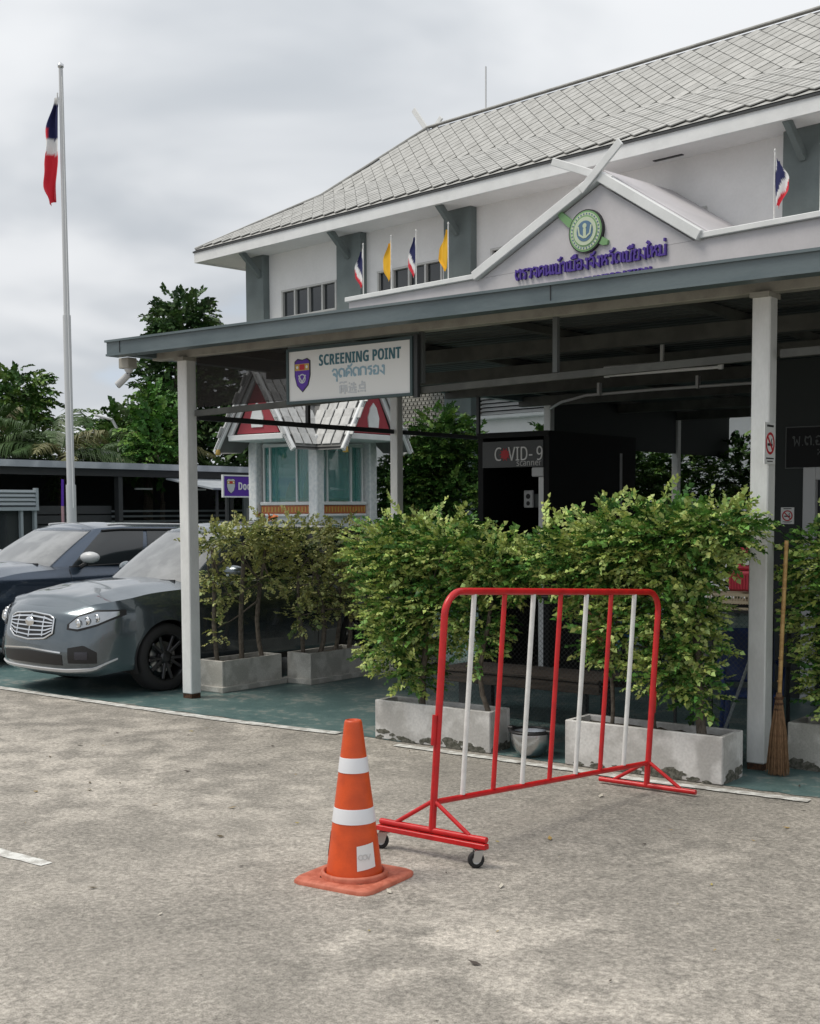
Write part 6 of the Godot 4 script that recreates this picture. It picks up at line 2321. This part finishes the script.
	for i in 9:
		g.box(Vector3(-0.09 + i * 0.0225, 0.07, 0.092), Vector3(0.008, 0.11, 0.006))
	part(g, "tub", M.pink_plastic, pk)
	g = Geo.new()
	g.box(Vector3(0, 0.24, 0.03), Vector3(0.23, 0.17, 0.03), Basis(Vector3.RIGHT, -0.15), 0.012)
	var lid := part(g, "lid", M.pink_plastic, pk)
	flat_poly(ring(0.02, 0.24, 0.045, 9), 0.003, M.white_print, "print", lid, Transform3D(Basis(Vector3.RIGHT, -0.15), Vector3(0, 0.0, 0.085)))
	flat_poly(ring(0.05, 0.275, 0.03, 7), 0.004, M.black_print, "print", lid, Transform3D(Basis(Vector3.RIGHT, -0.15), Vector3(0, 0.0, 0.085)))
	# hanging cloths
	for q in [[-5.0, 1.12, 0.20, 0.42, "brown_cloth", "brown cloth hung over the rail behind the barrier"], [-4.78, 1.14, 0.20, 0.36, "blue_cloth", "blue cloth hanging next to the brown cloth"]]:
		var c := thing("hanging_cloth", q[5], "cloth", Vector3(q[0], q[1], -8.85))
		var rows := []
		for j in 15:
			var row := PackedVector3Array()
			for i in 15:
				var u := i / 14.0
				var v := j / 14.0
				row.append(Vector3((u - 0.5) * q[2] * (0.8 + 0.25 * v), -v * q[3] + 0.02 * sin(u * 9.0), 0.03 * sin(u * 11.0 + v * 2.0) * (0.3 + v)))
			rows.append(row)
		g = Geo.new()
		g.grid(rows)
		part(g, "fabric", M[q[4]], c)
	var rl := thing("clothes_rail", "dark horizontal rail behind the hedges that cloths hang from", "rail", Vector3(-5.2, 0, -8.87))
	g = Geo.new()
	g.tube([Vector3(-1.3, 0.004, 0), Vector3(-1.3, 1.15, 0), Vector3(0.9, 1.15, 0), Vector3(0.9, 0.004, 0)], 0.014, 8)
	part(g, "tube", M.dark_steel, rl)
	# blue plastic chair
	var ch := thing("blue_chair", "dark blue plastic chair behind the right planter by the post", "chair", Vector3(-3.86, 0.004, -9.25), 0.5)
	g = Geo.new()
	g.box(Vector3(0, 0.43, 0), Vector3(0.42, 0.03, 0.42), Basis(), 0.012)
	part(g, "seat", M.blue_plastic, ch)
	g = Geo.new()
	g.box(Vector3(0, 0.70, -0.22), Vector3(0.40, 0.42, 0.025), Basis(Vector3.RIGHT, -0.18), 0.012)
	part(g, "backrest", M.blue_plastic, ch)
	for p in [[-0.18, 0.18], [0.18, 0.18], [-0.18, -0.18], [0.18, -0.18]]:
		g = Geo.new()
		g.tube([Vector3(p[0], 0.42, p[1]), Vector3(p[0] * 1.15, 0.0, p[1] * 1.15)], [0.022, 0.018], 8)
		part(g, "leg", M.blue_plastic, ch)
	for q in [-0.21, 0.21]:
		g = Geo.new()
		g.tube([Vector3(q, 0.44, 0.15), Vector3(q * 1.05, 0.64, 0.16), Vector3(q * 1.05, 0.65, -0.2)], 0.018, 8)
		part(g, "armrest", M.blue_plastic, ch)
	# leaning bar and peeling stake
	var lb := thing("leaning_bar", "grey metal bar leaning diagonally behind the right planter", "bar")
	g = Geo.new()
	g.bar(Vector3(-3.97, 0.004, -8.88), Vector3(-3.73, 0.82, -9.0), 0.035, 0.02, 0.003)
	part(g, "bar", M.grey_bar, lb)
	var sk := thing("peeling_stake", "peeling white stake standing behind the right planter", "stake", Vector3(-4.0, 0.004, -8.72))
	g = Geo.new()
	g.span(-0.012, 0.012, 0, 0.86, -0.012, 0.012, 0.002)
	part(g, "stick", M.worn_paint, sk)


# ---------------------------------------------------------------- vegetation behind

func make_palm(at: Vector3, label: String, hgt: float, n: int, ln: float, sd: int) -> void:
	var t := thing("palm_tree", label, "palm", at, 0.0, "palms behind the shed")
	rng.seed = sd
	var g := Geo.new()
	limb(g, Vector3.ZERO, Vector3(0.1, hgt, 0), 0.16, 0.11, 0.03, 6, 8)
	part(g, "trunk", M.bark, t)
	for i in n:
		var a := TAU * i / n + rng.randf_range(-.2, .2)
		var el := rng.randf_range(0.05, 1.2)
		var dir := Vector3(cos(a) * cos(el), sin(el), sin(a) * cos(el))
		var f := Geo.new()
		f.col = Color(0.055, 0.10, 0.03) if rng.randf() < 0.8 else Color(0.17, 0.17, 0.07)
		f.col = f.col * rng.randf_range(0.7, 1.25)
		var pts := []
		var side := dir.cross(Vector3.UP).normalized()
		var l := ln * rng.randf_range(0.75, 1.1)
		for k in 13:
			var s := k / 12.0
			pts.append(Vector3(0.1, hgt, 0) + dir * s * l - Vector3.UP * s * s * l * rng.randf_range(0.50, 0.54) * (1.2 - el * 0.4))
		f.tube(pts, 0.018, 4, false)
		for k in 44:
			var s := 0.12 + 0.87 * k / 43.0
			var q := s * 12.0
			var p0: Vector3 = pts[int(q)].lerp(pts[mini(int(q) + 1, 12)], q - int(q))
			var tang: Vector3 = (pts[mini(int(q) + 1, 12)] - pts[int(q)]).normalized()
			for sg in [-1.0, 1.0]:
				var d = (side * sg * 0.9 + tang * 0.7 + Vector3.UP * rng.randf_range(-0.5, 0.05)).normalized()
				var ll := l * 0.26 * sin(PI * (0.12 + 0.82 * s)) * rng.randf_range(0.8, 1.1)
				var w := tang * 0.022
				var mid = p0 + d * ll * 0.55
				var tip = p0 + d * ll - Vector3.UP * ll * 0.35
				f.quad(p0 - w, p0 + w, mid + w * 0.9, mid - w * 0.9)
				f.tri(mid - w * 0.9, mid + w * 0.9, tip)
		part(f, "frond", M.tree_leaf, t)


func make_vegetation() -> void:
	rng.seed = 77
	var dark := [Color(0.022, 0.055, 0.018), Color(0.035, 0.085, 0.025), Color(0.05, 0.11, 0.03), Color(0.075, 0.14, 0.04)]
	var mid := [Color(0.035, 0.09, 0.02), Color(0.055, 0.13, 0.03), Color(0.08, 0.17, 0.035), Color(0.13, 0.22, 0.05)]
	var bright := [Color(0.035, 0.11, 0.018), Color(0.055, 0.155, 0.025), Color(0.08, 0.20, 0.035), Color(0.13, 0.25, 0.05)]
	tree("broadleaf_tree", "tall dark broadleaf tree behind the canopy's left corner", Vector3(-30.3, 0, -27.6), 8.8,
		[[Vector3(-.9, 7.2, -.6), Vector3(.9, .8, .9), 1.0], [Vector3(.1, 7.8, 0), Vector3(.95, .85, .95), 1.2], [Vector3(1.1, 7.4, .9), Vector3(.9, .8, .9), 1.0], [Vector3(-.6, 5.9, -.4), Vector3(1.3, 1.1, 1.2), 1.6], [Vector3(.9, 6.1, .7), Vector3(1.4, 1.2, 1.3), 1.8], [Vector3(0, 4.6, 0), Vector3(1.9, 1.2, 1.6), 2.0], [Vector3(1.6, 4.5, 1.2), Vector3(1.3, 1.4, 1.3), 1.6], [Vector3(-1.3, 4.3, -1), Vector3(.9, .9, .9), .8]],
		1500, "tree_dark", dark, 0.16, 0.24)
	tree("broadleaf_tree", "bright green younger tree in front of the tall dark tree", Vector3(-26.9, 0, -23.6), 5.2,
		[[Vector3(-.3, 4.6, -.2), Vector3(.7, .6, .7), 1.0], [Vector3(.4, 3.9, .4), Vector3(.9, .8, .9), 1.4], [Vector3(-.7, 3.7, -.6), Vector3(.7, .6, .7), .9], [Vector3(.9, 3.3, .8), Vector3(.7, .6, .7), .8]],
		420, "tree_bright", bright, 0.13, 0.10)
	tree("broadleaf_tree", "leafy tree at the left edge behind the palms", Vector3(-36.5, 0, -26.0), 6.8,
		[[Vector3(0, 5.9, 0), Vector3(1.0, .8, 1.0), 1.0], [Vector3(.9, 5.4, .6), Vector3(.9, .7, .9), .9], [Vector3(-.4, 4.6, 0), Vector3(1.6, 1.1, 1.4), 1.4], [Vector3(1.5, 4.2, 1), Vector3(1.2, .9, 1.1), 1.0]],
		650, "tree_mid", mid, 0.16, 0.16)
	tree("broadleaf_tree", "low spreading tree between the palms and the tall dark tree", Vector3(-33.0, 0, -27.5), 5.4,
		[[Vector3(0, 4.3, 0), Vector3(1.4, .9, 1.3), 1.2], [Vector3(-1.4, 3.9, -.8), Vector3(1.2, .9, 1.1), 1.0], [Vector3(1.2, 3.9, .8), Vector3(1.1, .9, 1.1), 1.0]],
		600, "tree_mid", mid, 0.16, 0.16)
	tree("broadleaf_tree", "dark tree filling the gap behind the shrine roof", Vector3(-26.2, 0, -27.3), 7.2,
		[[Vector3(0, 5.6, 0), Vector3(1.6, 1.3, 1.5), 1.4], [Vector3(0.3, 2.9, .2), Vector3(2.0, 1.1, 1.8), 1.4], [Vector3(.8, 4.3, .6), Vector3(1.6, 1.3, 1.5), 1.4], [Vector3(-1, 4.4, -.6), Vector3(1.4, 1.3, 1.4), 1.2]],
		1050, "tree_dark", dark, 0.16, 0.2)
	make_palm(Vector3(-28.2, 0, -21.3), "palm with arching fronds behind the shed, left of the flagpole", 3.3, 20, 2.6, 5)
	make_palm(Vector3(-30.2, 0, -20.2), "palm partly cut off by the left edge of the picture", 3.2, 18, 2.6, 6)
	make_palm(Vector3(-28.0, 0, -24.2), "palm behind the flagpole, right of the other palms", 3.5, 18, 2.3, 7)
	rng.seed = 78
	tree("garden_bush", "tall rounded green bush between the shrine and the scanner booth", Vector3(-14.2, 0, -19.5), 3.4,
		[[Vector3(0, 3.15, .1), Vector3(.62, .55, .62), 1.4], [Vector3(.25, 2.7, -.1), Vector3(.8, .7, .75), 1.8], [Vector3(-.35, 2.45, .25), Vector3(.8, .65, .75), 1.8], [Vector3(.1, 1.8, .1), Vector3(1.0, .75, .95), 2.2], [Vector3(0, 1.0, .1), Vector3(.95, .75, .95), 1.6]],
		2700, "bush", mid, 0.075, 0.05, "bush", "bushes around the shrine")
	tree("garden_bush", "small leafy bush at the right foot of the shrine", Vector3(-14.4, 0, -18.7), 2.7,
		[[Vector3(-.2, 2.25, 0), Vector3(.5, .5, .5), 1.0], [Vector3(0, 1.5, 0), Vector3(.6, .7, .6), 1.4]],
		800, "bush", mid, 0.075, 0.04, "bush", "bushes around the shrine")
	for i in 5:
		tree("garden_bush", ["bush seen through the canopy, nearest the booth", "bush seen through the canopy, left of its rear post", "bush seen through the canopy, right of its rear post", "bush seen through the canopy, left of the right post", "bush seen through the canopy, nearest the right post"][i], [Vector3(-10.5, 0, -17.3), Vector3(-10.4, 0, -18.4), Vector3(-10.3, 0, -19.5), Vector3(-10.1, 0, -20.6), Vector3(-9.2, 0, -21.45)][i], 2.9,
			[[Vector3(0, 2.5, 0), Vector3(.55, .6, .7), 1.3], [Vector3(.1, 1.7, 0), Vector3(.6, .7, .75), 1.4], [Vector3(.1, .8, .1), Vector3(.6, .7, .7), 1.0]],
			900, "bush", bright if i < 2 else mid, 0.075, 0.05, "bush", "bushes beyond the canopy")
	# potted flowers at the shrine
	tree("flowering_plant", "small plant with orange flowers at the shrine's front corner", Vector3(-15.2, 0, -15.7), 1.8,
		[[Vector3(0, 1.55, 0), Vector3(.2, .22, .2), 1.0]], 60, "flower", [Color(0.05, 0.1, 0.05), Color(0.10, 0.14, 0.08), Color(0.4, 0.12, 0.03), Color(0.55, 0.15, 0.03)], 0.06, 0.02, "plant", "bushes around the shrine")


# ---------------------------------------------------------------- scene

func _ready() -> void:
	rng.seed = 20
	# camera: eye height 1.85 m, tilted slightly down, picture cropped from above the optical axis
	var cam := Camera3D.new()
	cam.name = "camera"
	add_child(cam)
	var yaw := 0.65749786
	var pitch := -0.0693317
	var roll := -0.00483094
	var fwd := Vector3(-sin(yaw) * cos(pitch), sin(pitch), -cos(yaw) * cos(pitch))
	var right := Vector3(cos(yaw), 0, -sin(yaw))
	var upv := right.cross(fwd)
	var r2 := right * cos(roll) + upv * sin(roll)
	var u2 := upv * cos(roll) - right * sin(roll)
	cam.transform = Transform3D(Basis(r2, u2, -fwd), Vector3(0, 1.85, 0))
	var near := 0.1
	var focal := 1276.456
	cam.set_frustum(1024.0 / focal * near, Vector2(0, (597.835 - 512.0) / focal * near), near, 600.0)
	cam.current = true
	# overcast sky
	var env := Environment.new()
	env.background_mode = Environment.BG_SKY
	env.sky = make_sky()
	env.background_energy_multiplier = 1.0
	env.tonemap_mode = Environment.TONE_MAPPER_LINEAR
	env.tonemap_exposure = 1.5
	env.sdfgi_enabled = true
	env.ssao_enabled = true
	env.ssil_enabled = true
	var we := WorldEnvironment.new()
	we.name = "environment"
	we.environment = env
	add_child(we)
	# veiled sun, high and to the left of the camera
	var sun := DirectionalLight3D.new()
	sun.name = "sun"
	add_child(sun)
	sun.light_energy = 0.5
	sun.light_angular_distance = 24.0
	sun.light_color = Color(1.0, 0.97, 0.92)
	sun.shadow_enabled = true
	sun.look_at_from_position(Vector3.ZERO, -Vector3(-0.42, 1.0, 0.40), Vector3.RIGHT)
	font_bold = SystemFont.new()
	font_bold.font_names = PackedStringArray(["Droid Sans"])
	font_bold.font_weight = 700
	font_plain = SystemFont.new()
	font_plain.font_names = PackedStringArray(["Droid Sans"])
	make_materials()
	make_ground()
	make_office()
	make_canopy()
	make_shrine()
	make_shed()
	make_under_canopy()
	make_car("parked_car", "dark grey blue crossover car with chrome grille parked beside the left post", Vector3(-10.90, 0, -7.80), -0.07, M.car_teal, false)
	make_car("parked_car", "navy sport utility vehicle parked farther left behind the crossover", Vector3(-13.95, 0, -8.4), 0.0, M.car_navy, true)
	make_planters()
	make_barrier()
	make_cone()
	make_small_things()
	make_flags()
	make_vegetation()
